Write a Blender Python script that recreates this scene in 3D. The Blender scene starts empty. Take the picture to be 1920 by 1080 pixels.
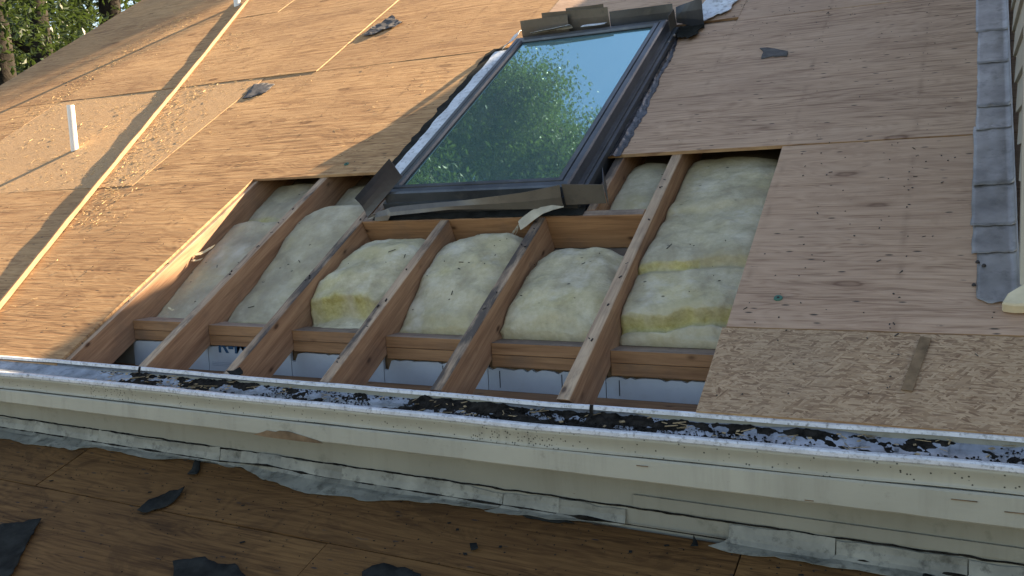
import bpy, bmesh, math, random
from mathutils import Vector, Matrix, noise

rnd = random.Random(11)
PITCH = math.radians(30.8)
CA, SA = math.cos(PITCH), math.sin(PITCH)
S = 0.4064                      # rafter spacing

# ------------------------------------------------------------------ camera, sky, sun, exposure
scene = bpy.context.scene
COL = scene.collection
cam_data = bpy.data.cameras.new('camera')
cam = bpy.data.objects.new('camera', cam_data)
COL.objects.link(cam)
cam.matrix_world = Matrix(((0.891521, -0.011303, 0.452839, 2.64323),
                           (0.450761, 0.120963, -0.884411, -2.22154),
                           (-0.04478, 0.992593, 0.112935, 0.58618),
                           (0, 0, 0, 1)))
cam_data.sensor_width = 36.0
cam_data.lens = 36.0 * 1714.7 / 1920.0
cam_data.clip_start = 0.02
cam_data.clip_end = 2000
scene.camera = cam

SUN_N = 0.110                   # how far the sun stands above the plane of the roof
s_loc = Vector((0.50, 0.863, SUN_N)).normalized()
SUN = Vector((s_loc.x, s_loc.y * CA - s_loc.z * SA, s_loc.y * SA + s_loc.z * CA))
world = bpy.data.worlds.new('World')
scene.world = world
world.use_nodes = True
wn = world.node_tree.nodes
sky = wn.new('ShaderNodeTexSky')
sky.sky_type = 'NISHITA'
sky.sun_disc = False
sky.sun_elevation = math.asin(SUN.z)
sky.sun_rotation = math.atan2(SUN.x, SUN.y)
sky.altitude = 100
sky.air_density = 1.0
sky.dust_density = 1.0
sky.ozone_density = 1.0
wn['Background'].inputs['Strength'].default_value = 0.055
world.node_tree.links.new(sky.outputs[0], wn['Background'].inputs['Color'])

sun_data = bpy.data.lights.new('sun', 'SUN')
sun_data.energy = 5.0
sun_data.angle = math.radians(0.55)
sun_data.color = (1.0, 0.84, 0.62)
sun = bpy.data.objects.new('sun', sun_data)
COL.objects.link(sun)
sun.rotation_euler = (-SUN).to_track_quat('-Z', 'Y').to_euler()

scene.view_settings.view_transform = 'Standard'
scene.view_settings.look = 'None'
scene.view_settings.gamma = 1.0
scene.view_settings.use_curve_mapping = False
scene.view_settings.exposure = 2.62
scene.view_settings.use_white_balance = True      # the phone balanced for open shade
scene.view_settings.white_balance_temperature = 7450
scene.view_settings.white_balance_tint = 12

# ------------------------------------------------------------------ node helpers
class NT:
    def __init__(self, name):
        self.m = bpy.data.materials.new(name)
        self.m.use_nodes = True
        self.t = self.m.node_tree
        self.b = self.t.nodes['Principled BSDF']
        self.out = self.t.nodes['Material Output']
        self._obj = None
    def n(self, typ, **kw):
        nd = self.t.nodes.new(typ)
        for k, v in kw.items():
            setattr(nd, k, v)
        return nd
    def l(self, a, b):
        self.t.links.new(a, b)
    def setin(self, node, key, v):
        if hasattr(v, 'is_output') or isinstance(v, bpy.types.NodeSocket):
            self.l(v, node.inputs[key])
        else:
            node.inputs[key].default_value = v
    def obj(self):
        if self._obj is None:
            self._obj = self.n('ShaderNodeTexCoord').outputs['Object']
        return self._obj
    def rand(self):
        return self.n('ShaderNodeObjectInfo').outputs['Random']
    def shifted(self, amount=17.0):
        """object coordinates moved by a random amount for each object"""
        mul = self.math('MULTIPLY', self.rand(), amount)
        comb = self.n('ShaderNodeCombineXYZ')
        for i in range(3):
            self.l(mul, comb.inputs[i])
        v = self.n('ShaderNodeVectorMath', operation='ADD')
        self.l(self.obj(), v.inputs[0]); self.l(comb.outputs[0], v.inputs[1])
        return v.outputs[0]
    def map(self, vec, scale=(1, 1, 1), rot=(0, 0, 0), loc=(0, 0, 0)):
        mp = self.n('ShaderNodeMapping')
        mp.inputs['Scale'].default_value = scale
        mp.inputs['Rotation'].default_value = rot
        mp.inputs['Location'].default_value = loc
        self.l(vec, mp.inputs['Vector'])
        return mp.outputs[0]
    def noise(self, vec, scale=5.0, detail=4.0, rough=0.55, dist=0.0):
        nd = self.n('ShaderNodeTexNoise')
        nd.inputs['Scale'].default_value = scale
        nd.inputs['Detail'].default_value = detail
        nd.inputs['Roughness'].default_value = rough
        nd.inputs['Distortion'].default_value = dist
        self.l(vec, nd.inputs['Vector'])
        return nd.outputs['Fac']
    def voro(self, vec, scale=5.0, feature='F1', rand=1.0):
        nd = self.n('ShaderNodeTexVoronoi', feature=feature)
        nd.inputs['Scale'].default_value = scale
        nd.inputs['Randomness'].default_value = rand
        self.l(vec, nd.inputs['Vector'])
        return nd
    def ramp(self, fac, stops, interp='LINEAR'):
        nd = self.n('ShaderNodeValToRGB')
        nd.color_ramp.interpolation = interp
        e = nd.color_ramp.elements
        while len(e) < len(stops):
            e.new(0.5)
        for i, (p, c) in enumerate(stops):
            e[i].position = p
            if isinstance(c, (int, float)):
                c = (c, c, c)
            e[i].color = (c[0], c[1], c[2], 1)
        self.l(fac, nd.inputs[0])
        return nd.outputs[0]
    def mix(self, fac, a, b, blend='MIX'):
        nd = self.n('ShaderNodeMix', data_type='RGBA', blend_type=blend)
        for k, v in ((0, fac), (6, a), (7, b)):
            if isinstance(v, bpy.types.NodeSocket):
                self.l(v, nd.inputs[k])
            elif k == 0:
                nd.inputs[0].default_value = v
            else:
                nd.inputs[k].default_value = (v[0], v[1], v[2], 1)
        return nd.outputs[2]
    def math(self, op, a, b=None, c=None, clamp=False):
        nd = self.n('ShaderNodeMath', operation=op, use_clamp=clamp)
        for i, v in enumerate((a, b, c)):
            if v is None:
                continue
            if isinstance(v, bpy.types.NodeSocket):
                self.l(v, nd.inputs[i])
            else:
                nd.inputs[i].default_value = v
        return nd.outputs[0]
    def sep(self, vec):
        nd = self.n('ShaderNodeSeparateXYZ')
        self.l(vec, nd.inputs[0])
        return nd.outputs
    def bump(self, height, strength=0.3, dist=0.002, normal=None):
        nd = self.n('ShaderNodeBump')
        nd.inputs['Strength'].default_value = strength
        nd.inputs['Distance'].default_value = dist
        self.l(height, nd.inputs['Height'])
        if normal is not None:
            self.l(normal, nd.inputs['Normal'])
        self.l(nd.outputs[0], self.b.inputs['Normal'])
        return nd.outputs[0]
    def color(self, c):
        self.setin(self.b, 'Base Color', c if isinstance(c, bpy.types.NodeSocket) else (*c, 1))
    def rough(self, r):
        self.setin(self.b, 'Roughness', r)
    def spec(self, v):
        self.b.inputs['Specular IOR Level'].default_value = v


def plywood_material(name, pale, mid, dark, speck=0.6, stain=0.5, bumpd=0.0016, rough=0.75, spec=0.25):
    k = NT(name)
    v = k.shifted()
    g1 = k.noise(k.map(v, (1.3, 26, 6)), 2.6, 7, 0.66, 0.45)          # long grain
    g2 = k.noise(k.map(v, (6, 130, 40)), 1.6, 4, 0.6)                # fine fibres
    cath = k.noise(k.map(v, (0.55, 3.2, 1)), 2.1, 2, 0.5, 1.3)
    bands = k.math('SINE', k.math('MULTIPLY', cath, 85.0))
    bands = k.math('MULTIPLY_ADD', bands, 0.5, 0.5)
    patch = k.noise(k.map(v, (0.8, 1.6, 1)), 1.5, 5, 0.6)
    f = k.math('MULTIPLY_ADD', g1, 0.62, k.math('MULTIPLY', g2, 0.28))
    f = k.math('MULTIPLY_ADD', bands, 0.07, k.math('ADD', f, 0.03))
    zone = k.noise(k.map(v, (0.7, 2.3, 1)), 1.1, 3, 0.55, 0.6)
    f = k.math('MULTIPLY_ADD', k.math('SUBTRACT', zone, 0.5), 0.22, f)
    col = k.ramp(f, [(0.375, dark), (0.475, mid), (0.60, pale)])
    # weather stains
    st = k.ramp(patch, [(0.42, 0.0), (0.66, 1.0)])
    grey = (mid[0] * 0.62, mid[1] * 0.64, mid[2] * 0.74)
    col = k.mix(k.math('MULTIPLY', st, stain), col, grey)
    # every sheet has its own tone; faint dark lines where it was nailed to the rafters
    rnd_ = k.rand()
    col = k.mix(k.math('MULTIPLY', rnd_, 0.30), col, (mid[0] * 0.78, mid[1] * 0.70, mid[2] * 0.62))
    xs_ = k.sep(k.obj())[0]
    fr_ = k.math('FRACT', k.math('ADD', k.math('DIVIDE', xs_, S), 50.0 - 0.046))
    ln_ = k.math('SUBTRACT', 1.0, k.math('DIVIDE', k.math('MINIMUM', fr_, k.math('SUBTRACT', 1.0, fr_)), 0.035), clamp=True)
    brk = k.ramp(k.noise(k.map(v, (3, 7, 1)), 2.0, 4, 0.7), [(0.46, 0.0), (0.62, 1.0)])
    col = k.mix(k.math('MULTIPLY', k.math('MULTIPLY', ln_, brk), 0.45), col, (dark[0] * 0.9, dark[1] * 0.9, dark[2] * 0.9))
    wat = k.noise(k.map(v, (1.6, 3.4, 1)), 2.2, 6, 0.7, 0.8)
    col = k.mix(k.ramp(wat, [(0.55, 0.0), (0.60, stain * 0.9), (0.72, stain * 1.2)]), col, (dark[0] * 1.05, dark[1] * 0.98, dark[2] * 0.95))
    # knots
    kn = k.voro(k.map(v, (1.0, 2.6, 1)), 2.3)
    kd = k.math('ADD', kn.outputs['Distance'], k.math('MULTIPLY', k.math('SUBTRACT', g1, 0.5), 0.16))
    kmask = k.ramp(kd, [(0.040, 0.55), (0.075, 1.0), (0.10, 0.35), (0.18, 0.0)])
    ksel = k.math('GREATER_THAN', k.sep(kn.outputs['Color'])[0], 0.42)
    kmask = k.math('MULTIPLY', kmask, ksel)
    col = k.mix(k.math('MULTIPLY', kmask, 0.8), col, (dark[0] * 0.55, dark[1] * 0.45, dark[2] * 0.42))
    # checks and staple scars: short dark dashes along the grain
    ck = k.voro(k.map(v, (7, 26, 1)), 2.0)
    cmask = k.ramp(ck.outputs['Distance'], [(0.10, 1.0), (0.19, 0.0)])
    csel = k.math('GREATER_THAN', k.sep(ck.outputs['Color'])[1], 0.74)
    cm = k.math('MULTIPLY', k.math('MULTIPLY', cmask, csel), speck)
    col = k.mix(cm, col, (0.035, 0.03, 0.028))
    # black felt smears
    sm = k.noise(k.map(v, (3, 9, 1)), 4.0, 5, 0.7)
    col = k.mix(k.math('MULTIPLY', k.ramp(sm, [(0.66, 0.0), (0.74, 1.0)]), speck * 0.7), col, (0.07, 0.06, 0.055))
    k.color(col)
    k.rough(rough)
    k.spec(spec)
    h = k.math('MULTIPLY_ADD', g2, 0.5, g1)
    h = k.math('SUBTRACT', h, k.math('MULTIPLY', cm, 0.5))
    k.bump(h, 0.7, bumpd)
    return k.m


def osb_material(name, tint=1.0, bumpd=0.0016, blue=1.0):
    k = NT(name)
    v = k.shifted()
    nz = k.noise(v, 9, 3, 0.6)
    col = None; hh = None
    for i, (rot, sc, seed) in enumerate(((0.22, 17.0, 0), (-0.55, 24.0, 5), (1.05, 21.0, 9), (-0.10, 29.0, 13), (0.55, 38.0, 17), (-0.95, 31.0, 21), (0.05, 46.0, 25))):
        rt = k.map(v, (1, 1, 1), (0, 0, rot), (seed, 0, 0))
        vo = k.voro(k.map(rt, (1.0, 5.5, 1.0)), sc)
        r = k.sep(vo.outputs['Color'])
        c = k.ramp(r[0], [(0.0, (0.20 * tint, 0.11 * tint, 0.060 * tint)), (0.35, (0.37 * tint, 0.235 * tint, 0.135 * tint)), (1.0, (0.53 * tint, 0.365 * tint, 0.225 * tint))])
        if col is None:
            col, hh = c, r[1]
        else:
            sel = k.math('GREATER_THAN', r[2], 0.66)
            col = k.mix(sel, col, c)
            hh = k.math('MULTIPLY_ADD', sel, k.math('SUBTRACT', r[1], hh), hh)
    fib = k.noise(k.map(v, (20, 150, 1)), 1.5, 3, 0.6)
    col = k.mix(k.math('MULTIPLY', k.ramp(fib, [(0.35, 0.0), (0.65, 1.0)]), 0.40), col, (0.22 * tint, 0.14 * tint, 0.09 * tint))
    big = k.noise(v, 2.0, 4, 0.6)
    col = k.mix(k.ramp(big, [(0.5, 0.0), (0.75, 0.35)]), col, (0.24, 0.175, 0.12))
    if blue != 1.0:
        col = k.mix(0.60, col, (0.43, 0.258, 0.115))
    k.color(col)
    k.rough(0.7)
    k.spec(0.3)
    k.bump(k.math('MULTIPLY_ADD', fib, 0.3, hh), 0.5, bumpd)
    return k.m


def lumber_material(name, pale, dark, grey=0.0, grain_axis=1, rough=0.7):
    """grain_axis: 0 grain along x, 1 along local y"""
    k = NT(name)
    v = k.shifted()
    sc = (22, 1.6, 22) if grain_axis == 1 else (1.6, 22, 22)
    fs = (160, 7, 160) if grain_axis == 1 else (7, 160, 160)
    g = k.noise(k.map(v, sc), 1.6, 5, 0.6, 0.6)
    f = k.noise(k.map(v, fs), 1.0, 3, 0.6)
    mixf = k.math('MULTIPLY_ADD', f, 0.35, k.math('MULTIPLY', g, 0.65))
    col = k.ramp(mixf, [(0.33, dark), (0.62, pale)])
    kn = k.voro(k.map(v, (9, 5.0, 9) if grain_axis == 1 else (5.0, 9, 9)), 1.3)
    km = k.ramp(kn.outputs['Distance'], [(0.05, 1.0), (0.10, 0.3), (0.15, 0.0)])
    col = k.mix(k.math('MULTIPLY', km, 0.9), col, (dark[0] * 0.35, dark[1] * 0.3, dark[2] * 0.3))
    if grey > 0:
        gn = k.noise(k.map(v, (9, 2.2, 9)), 1.5, 5, 0.65)
        rr = k.math('MULTIPLY_ADD', k.rand(), 0.22, -0.11)
        gm = k.ramp(k.math('ADD', gn, rr), [(0.46, 0.0), (0.60, grey)])
        col = k.mix(gm, col, (0.055, 0.048, 0.046))
    dn = k.noise(v, 6.0, 4, 0.6)
    col = k.mix(k.ramp(dn, [(0.52, 0.0), (0.8, 0.5)]), col, (0.10, 0.08, 0.07))
    k.color(col)
    k.rough(rough)
    k.spec(0.25)
    k.bump(mixf, 0.5, 0.0015)
    return k.m


def plain_material(name, col, rough=0.6, spec=0.4, metallic=0.0, var=0.12, vscale=8.0, bumpd=0.0, bscale=30.0, dirt=None, dirt_amt=0.0):
    k = NT(name)
    v = k.shifted(5.0)
    nz = k.noise(v, vscale, 5, 0.6)
    c2 = tuple(x * (1 - var * 2.2) for x in col)
    c3 = tuple(min(1, x * (1 + var)) for x in col)
    c = k.ramp(nz, [(0.3, c2), (0.7, c3)])
    if dirt is not None:
        dz = k.noise(v, vscale * 3.1, 6, 0.7)
        c = k.mix(k.ramp(dz, [(0.52, 0.0), (0.70, dirt_amt)]), c, dirt)
    k.color(c)
    k.rough(rough)
    k.spec(spec)
    k.b.inputs['Metallic'].default_value = metallic
    if bumpd > 0:
        k.bump(k.noise(v, bscale, 4, 0.6), 0.6, bumpd)
    return k.m


M = {}
M['ply_honey'] = plywood_material('plywood_honey', (0.51, 0.315, 0.155), (0.36, 0.205, 0.095), (0.165, 0.085, 0.040), 0.8, 0.32, 0.0026)  # honey tone, mostly for the left-hand sheets
M['ply'] = plywood_material('plywood_pinkish', (0.53, 0.365, 0.255), (0.425, 0.280, 0.190), (0.24, 0.148, 0.098), 0.95, 0.22, 0.0022)  # paler, pinker tone, mostly for the right-hand sheets
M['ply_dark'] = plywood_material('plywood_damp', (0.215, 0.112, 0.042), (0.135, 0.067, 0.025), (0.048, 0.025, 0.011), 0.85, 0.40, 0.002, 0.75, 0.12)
M['ply_edge'] = plywood_material('plywood_edge', (0.50, 0.33, 0.18), (0.36, 0.22, 0.12), (0.20, 0.11, 0.06), 0.3, 0.3)
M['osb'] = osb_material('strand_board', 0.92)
M['osb_golden'] = osb_material('strand_board_pale', 1.15, 0.0026, 0.8)
M['lumber'] = lumber_material('fir_lumber', (0.40, 0.235, 0.14), (0.19, 0.095, 0.055))
M['lumber_top'] = lumber_material('weathered_lumber', (0.48, 0.35, 0.24), (0.22, 0.14, 0.095), 0.9)
M['lumber_x'] = lumber_material('fir_crosspiece', (0.35, 0.19, 0.095), (0.18, 0.088, 0.043), 0, 0)
M['lumber_xtop'] = lumber_material('dusty_crosspiece', (0.34, 0.26, 0.20), (0.19, 0.13, 0.10), 0.4, 0)
M['strip'] = lumber_material('pine_strip', (0.30, 0.18, 0.095), (0.18, 0.10, 0.055))
M['frame_metal'] = plain_material('slate_painted_metal', (0.075, 0.085, 0.10), 0.33, 0.5, 0.35, 0.2, 5.0, 0.0, dirt=(0.16, 0.16, 0.15), dirt_amt=0.35)
M['brown_metal'] = plain_material('grey_brown_metal', (0.135, 0.12, 0.102), 0.42, 0.5, 0.3, 0.12, 6.0, dirt=(0.07, 0.065, 0.06), dirt_amt=0.6)
M['blue_metal'] = plain_material('dark_bent_metal', (0.055, 0.065, 0.085), 0.35, 0.5, 0.4, 0.2, 6.0)
M['felt'] = plain_material('roofing_felt', (0.024, 0.025, 0.023), 0.92, 0.08, 0, 0.25, 18.0, 0.002, 60.0)
M['felt_grey'] = plain_material('dusty_felt', (0.10, 0.095, 0.095), 0.8, 0.3, 0, 0.25, 22.0, 0.002, 60.0)
M['tar'] = plain_material('tar_membrane', (0.03, 0.034, 0.045), 0.28, 0.6, 0, 0.3, 14.0, 0.006, 35.0)
M['membrane'] = plain_material('white_membrane', (0.62, 0.66, 0.70), 0.45, 0.4, 0, 0.12, 14.0, 0.001, 30.0, dirt=(0.06, 0.06, 0.06), dirt_amt=0.8)
M['pvc'] = plain_material('white_pipe', (0.78, 0.77, 0.74), 0.4, 0.45, 0, 0.05, 10.0, dirt=(0.4, 0.33, 0.25), dirt_amt=0.25)
M['cream_metal'] = None
def paint_material(name, col, streak, seed):
    k = NT(name)
    v = k.map(k.obj(), (1, 1, 1), (0, 0, 0), (seed, 0, 0))
    nz = k.noise(v, 2.2, 5, 0.6)
    c = k.ramp(nz, [(0.3, tuple(x * 0.80 for x in col)), (0.7, tuple(x * 1.07 for x in col))])
    dr = k.noise(k.map(v, (13, 3, 1.6)), 1.3, 6, 0.7)
    c = k.mix(k.ramp(dr, [(0.50, 0.0), (0.72, streak)]), c, (0.17, 0.155, 0.12))
    sm = k.noise(v, 11, 6, 0.7)
    c = k.mix(k.ramp(sm, [(0.60, 0.0), (0.72, 0.5)]), c, (0.12, 0.115, 0.085))
    ch = k.noise(k.map(v, (9, 9, 26)), 3.0, 4, 0.7)
    c = k.mix(k.ramp(ch, [(0.715, 0.0), (0.73, 0.9)]), c, (0.16, 0.11, 0.07))
    k.color(c); k.rough(0.5); k.spec(0.35)
    k.bump(k.math('MULTIPLY_ADD', sm, 0.3, k.noise(k.map(v, (8, 40, 40)), 2, 3, 0.5)), 0.4, 0.0012)
    return k.m
M['trim_paint'] = paint_material('cream_paint', (0.375, 0.355, 0.285), 0.3, 3.0)
M['frieze_paint'] = paint_material('grey_green_paint', (0.27, 0.262, 0.215), 0.35, 8.0)
M['lip'] = plain_material('worn_white_lip', (0.60, 0.62, 0.66), 0.35, 0.5, 0.0, 0.1, 25.0, 0.0, dirt=(0.08, 0.075, 0.07), dirt_amt=0.85)
M['trough'] = plain_material('zinc_trough', (0.29, 0.31, 0.345), 0.25, 0.6, 0.35, 0.25, 12.0, 0.003, 9.0, dirt=(0.05, 0.045, 0.04), dirt_amt=0.7)
M['soil'] = plain_material('gutter_grit', (0.022, 0.019, 0.016), 0.92, 0.08, 0, 0.4, 40.0, 0.004, 120.0)
M['flash_grey'] = plain_material('galvanised_sheet', (0.29, 0.272, 0.255), 0.34, 0.5, 0.35, 0.22, 7.0, 0.0012, 26.0, dirt=(0.11, 0.10, 0.092), dirt_amt=0.7)
M['flash_pale'] = plain_material('painted_sheet', (0.235, 0.235, 0.20), 0.5, 0.4, 0.0, 0.2, 9.0, 0.002, 12.0, dirt=(0.055, 0.055, 0.045), dirt_amt=0.9)
M['siding'] = plain_material('greige_siding', (0.40, 0.375, 0.31), 0.55, 0.35, 0, 0.08, 4.0, 0.0008, 40.0)
M['bare_wood'] = plain_material('bare_brown_wood', (0.20, 0.13, 0.075), 0.8, 0.2, 0, 0.25, 20.0, 0.002, 50.0)
M['broken_wood'] = plain_material('pale_broken_wood', (0.60, 0.51, 0.34), 0.7, 0.3, 0, 0.12, 12.0, 0.002, 40.0)
M['foam'] = plain_material('white_foam_facing', (0.42, 0.46, 0.50), 0.5, 0.4, 0, 0.06, 6.0, dirt=(0.38, 0.38, 0.38), dirt_amt=0.4)
M['ink'] = plain_material('dark_blue_ink', (0.02, 0.07, 0.14), 0.6, 0.3, 0, 0.05)
M['pale_ink'] = plain_material('pale_blue_ink', (0.25, 0.30, 0.36), 0.6, 0.3, 0, 0.05)
M['chips'] = plain_material('sawdust', (0.66, 0.47, 0.25), 0.85, 0.2, 0, 0.25, 30.0)
M['nail'] = plain_material('rusty_nail', (0.045, 0.04, 0.038), 0.6, 0.4, 0.3, 0.2)
M['green_cap'] = plain_material('green_plastic', (0.03, 0.13, 0.09), 0.45, 0.4, 0, 0.1)
M['leaf_dry'] = plain_material('dry_leaf', (0.34, 0.25, 0.14), 0.8, 0.2, 0, 0.3, 20.0)
M['tape'] = plain_material('dusty_tape', (0.46, 0.42, 0.33), 0.6, 0.3, 0, 0.12, 14.0, 0.001, 40.0)
M['dark_board'] = plain_material('shadowed_board', (0.18, 0.14, 0.11), 0.8, 0.2, 0, 0.2)
M['ground'] = plain_material('leaf_litter', (0.09, 0.085, 0.045), 0.9, 0.15, 0, 0.3, 0.8, 0.05, 6.0)
M['bark'] = plain_material('grey_bark', (0.026, 0.022, 0.018), 0.9, 0.1, 0, 0.35, 6.0, 0.03, 14.0)
M['gasket'] = plain_material('black_rubber', (0.015, 0.016, 0.018), 0.5, 0.4)

# cream gutter with splashes of grit below the lip
k = NT('cream_gutter')
v = k.obj()
base = k.ramp(k.noise(v, 4.0, 5, 0.6), [(0.3, (0.31, 0.29, 0.225)), (0.7, (0.38, 0.36, 0.285))])
xs = k.sep(v)[0]
def xmask(c, w):
    d = k.math('ABSOLUTE', k.math('SUBTRACT', xs, c))
    return k.math('SUBTRACT', 1.0, k.math('DIVIDE', d, w), clamp=True)
band = k.math('ADD', k.math('ADD', xmask(1.56, 0.16), k.math('MULTIPLY', xmask(0.02, 0.16), 0.85)), 0.12)
vo = k.voro(v, 150.0)
spl = k.ramp(vo.outputs['Distance'], [(0.22, 1.0), (0.40, 0.0)])
sel = k.math('LESS_THAN', k.sep(vo.outputs['Color'])[0], k.math('MULTIPLY', band, 0.62))
drip = k.noise(k.map(v, (30, 6, 3)), 1.5, 4, 0.6)
base = k.mix(k.math('MULTIPLY', k.ramp(drip, [(0.52, 0.0), (0.7, 0.5)]), k.math('MULTIPLY_ADD', band, 0.8, 0.15)), base, (0.16, 0.15, 0.12))
base = k.mix(k.math('MULTIPLY', spl, sel), base, (0.03, 0.028, 0.022))
k.color(base); k.rough(0.5); k.spec(0.35)
M['cream_metal'] = k.m

# glass fibre: grey-white dusty face, yellow where torn
k = NT('glass_fibre')
v = k.shifted(9)
at = k.n('ShaderNodeAttribute', attribute_name='torn')
n1 = k.noise(v, 9.0, 6, 0.62)
n2 = k.noise(v, 60.0, 4, 0.7)
face = k.ramp(k.math('MULTIPLY_ADD', n2, 0.25, k.math('MULTIPLY', n1, 0.75)),
              [(0.34, (0.38, 0.335, 0.225)), (0.5, (0.52, 0.465, 0.325)), (0.64, (0.64, 0.585, 0.44))])
yel = k.ramp(k.noise(v, 5.0, 4, 0.6), [(0.45, 0.0), (0.68, 0.45)])
face = k.mix(yel, face, (0.53, 0.455, 0.23))
smud = k.noise(v, 4.3, 5, 0.65, 0.4)
face = k.mix(k.ramp(smud, [(0.50, 0.0), (0.70, 0.75)]), face, (0.26, 0.225, 0.165))
pale = k.noise(k.map(v, (1, 1, 1), (0, 0, 0), (3.3, 1.7, 0)), 6.0, 4, 0.6)
face = k.mix(k.ramp(pale, [(0.56, 0.0), (0.72, 0.7)]), face, (0.68, 0.64, 0.55))
du = k.n('ShaderNodeAttribute', attribute_name='dust_shade')  # dust and painted shade darken the batts sunk in the left bays
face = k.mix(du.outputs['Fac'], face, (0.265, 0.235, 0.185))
torn = k.ramp(n2, [(0.3, (0.36, 0.31, 0.11)), (0.7, (0.56, 0.50, 0.24))])
col = k.mix(at.outputs['Fac'], face, torn)
dirt = k.voro(k.map(v, (1, 1.6, 1)), 26.0)
dm = k.math('MULTIPLY', k.ramp(dirt.outputs['Distance'], [(0.10, 1.0), (0.2, 0.0)]), k.math('GREATER_THAN', k.sep(dirt.outputs['Color'])[0], 0.93))
col = k.mix(k.math('MULTIPLY', dm, 0.8), col, (0.05, 0.045, 0.035))
k.color(col); k.rough(0.95); k.spec(0.05)
k.b.inputs['Subsurface Weight'].default_value = 0.0
fb = k.noise(k.map(v, (38, 120, 60), (0, 0, 0.35)), 1.6, 4, 0.7, 1.2)
k.bump(k.math('MULTIPLY_ADD', fb, 0.55, k.math('MULTIPLY_ADD', n2, 0.35, k.math('MULTIPLY', n1, 0.7))), 0.8, 0.008)
M['fibre'] = k.m

# mirror-like coated glass; its teal base colour stands in for veiling light
k = NT('coated_glass')
v = k.obj()
gl = k.n('ShaderNodeBsdfGlossy'); gl.inputs['Roughness'].default_value = 0.015
gl.inputs['Color'].default_value = (0.52, 0.92, 1.0, 1)
dust_shade = k.noise(v, 60, 5, 0.7)
smear = k.noise(k.map(v, (3, 1, 1)), 4, 4, 0.6)
k.color(k.mix(k.ramp(smear, [(0.4, 0.0), (0.8, 0.5)]), (0.085, 0.175, 0.17), (0.17, 0.25, 0.245)))
k.rough(0.3)
ms = k.n('ShaderNodeMixShader')
ms.inputs[0].default_value = 0.56
k.l(k.b.outputs[0], ms.inputs[1]); k.l(gl.outputs[0], ms.inputs[2])
k.l(ms.outputs[0], k.out.inputs['Surface'])
bp = k.n('ShaderNodeBump'); bp.inputs['Strength'].default_value = 0.02; bp.inputs['Distance'].default_value = 0.01
k.l(k.noise(v, 3, 2, 0.5), bp.inputs['Height']); k.l(bp.outputs[0], gl.inputs['Normal'])
M['glass'] = k.m


def leaf_material(name, a, b, trans):
    k = NT(name)
    geo = k.n('ShaderNodeNewGeometry')
    c = k.ramp(geo.outputs['Random Per Island'], [(0.0, a), (1.0, b)])
    k.color(c); k.rough(0.45); k.spec(0.4)
    tr = k.n('ShaderNodeBsdfTranslucent')
    k.l(k.mix(0.5, c, trans), tr.inputs[0])
    mx = k.n('ShaderNodeMixShader'); mx.inputs[0].default_value = 0.30
    k.l(k.b.outputs[0], mx.inputs[1]); k.l(tr.outputs[0], mx.inputs[2])
    k.l(mx.outputs[0], k.out.inputs['Surface'])
    return k.m
M['leaf_dark'] = leaf_material('shaded_oak_leaf', (0.008, 0.020, 0.008), (0.034, 0.058, 0.018), (0.07, 0.11, 0.02))  # darker copy of the oak leaf, deep shade put into its colour
M['leaf'] = leaf_material('oak_leaf', (0.014, 0.032, 0.011), (0.055, 0.088, 0.026), (0.13, 0.19, 0.035))

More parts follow.
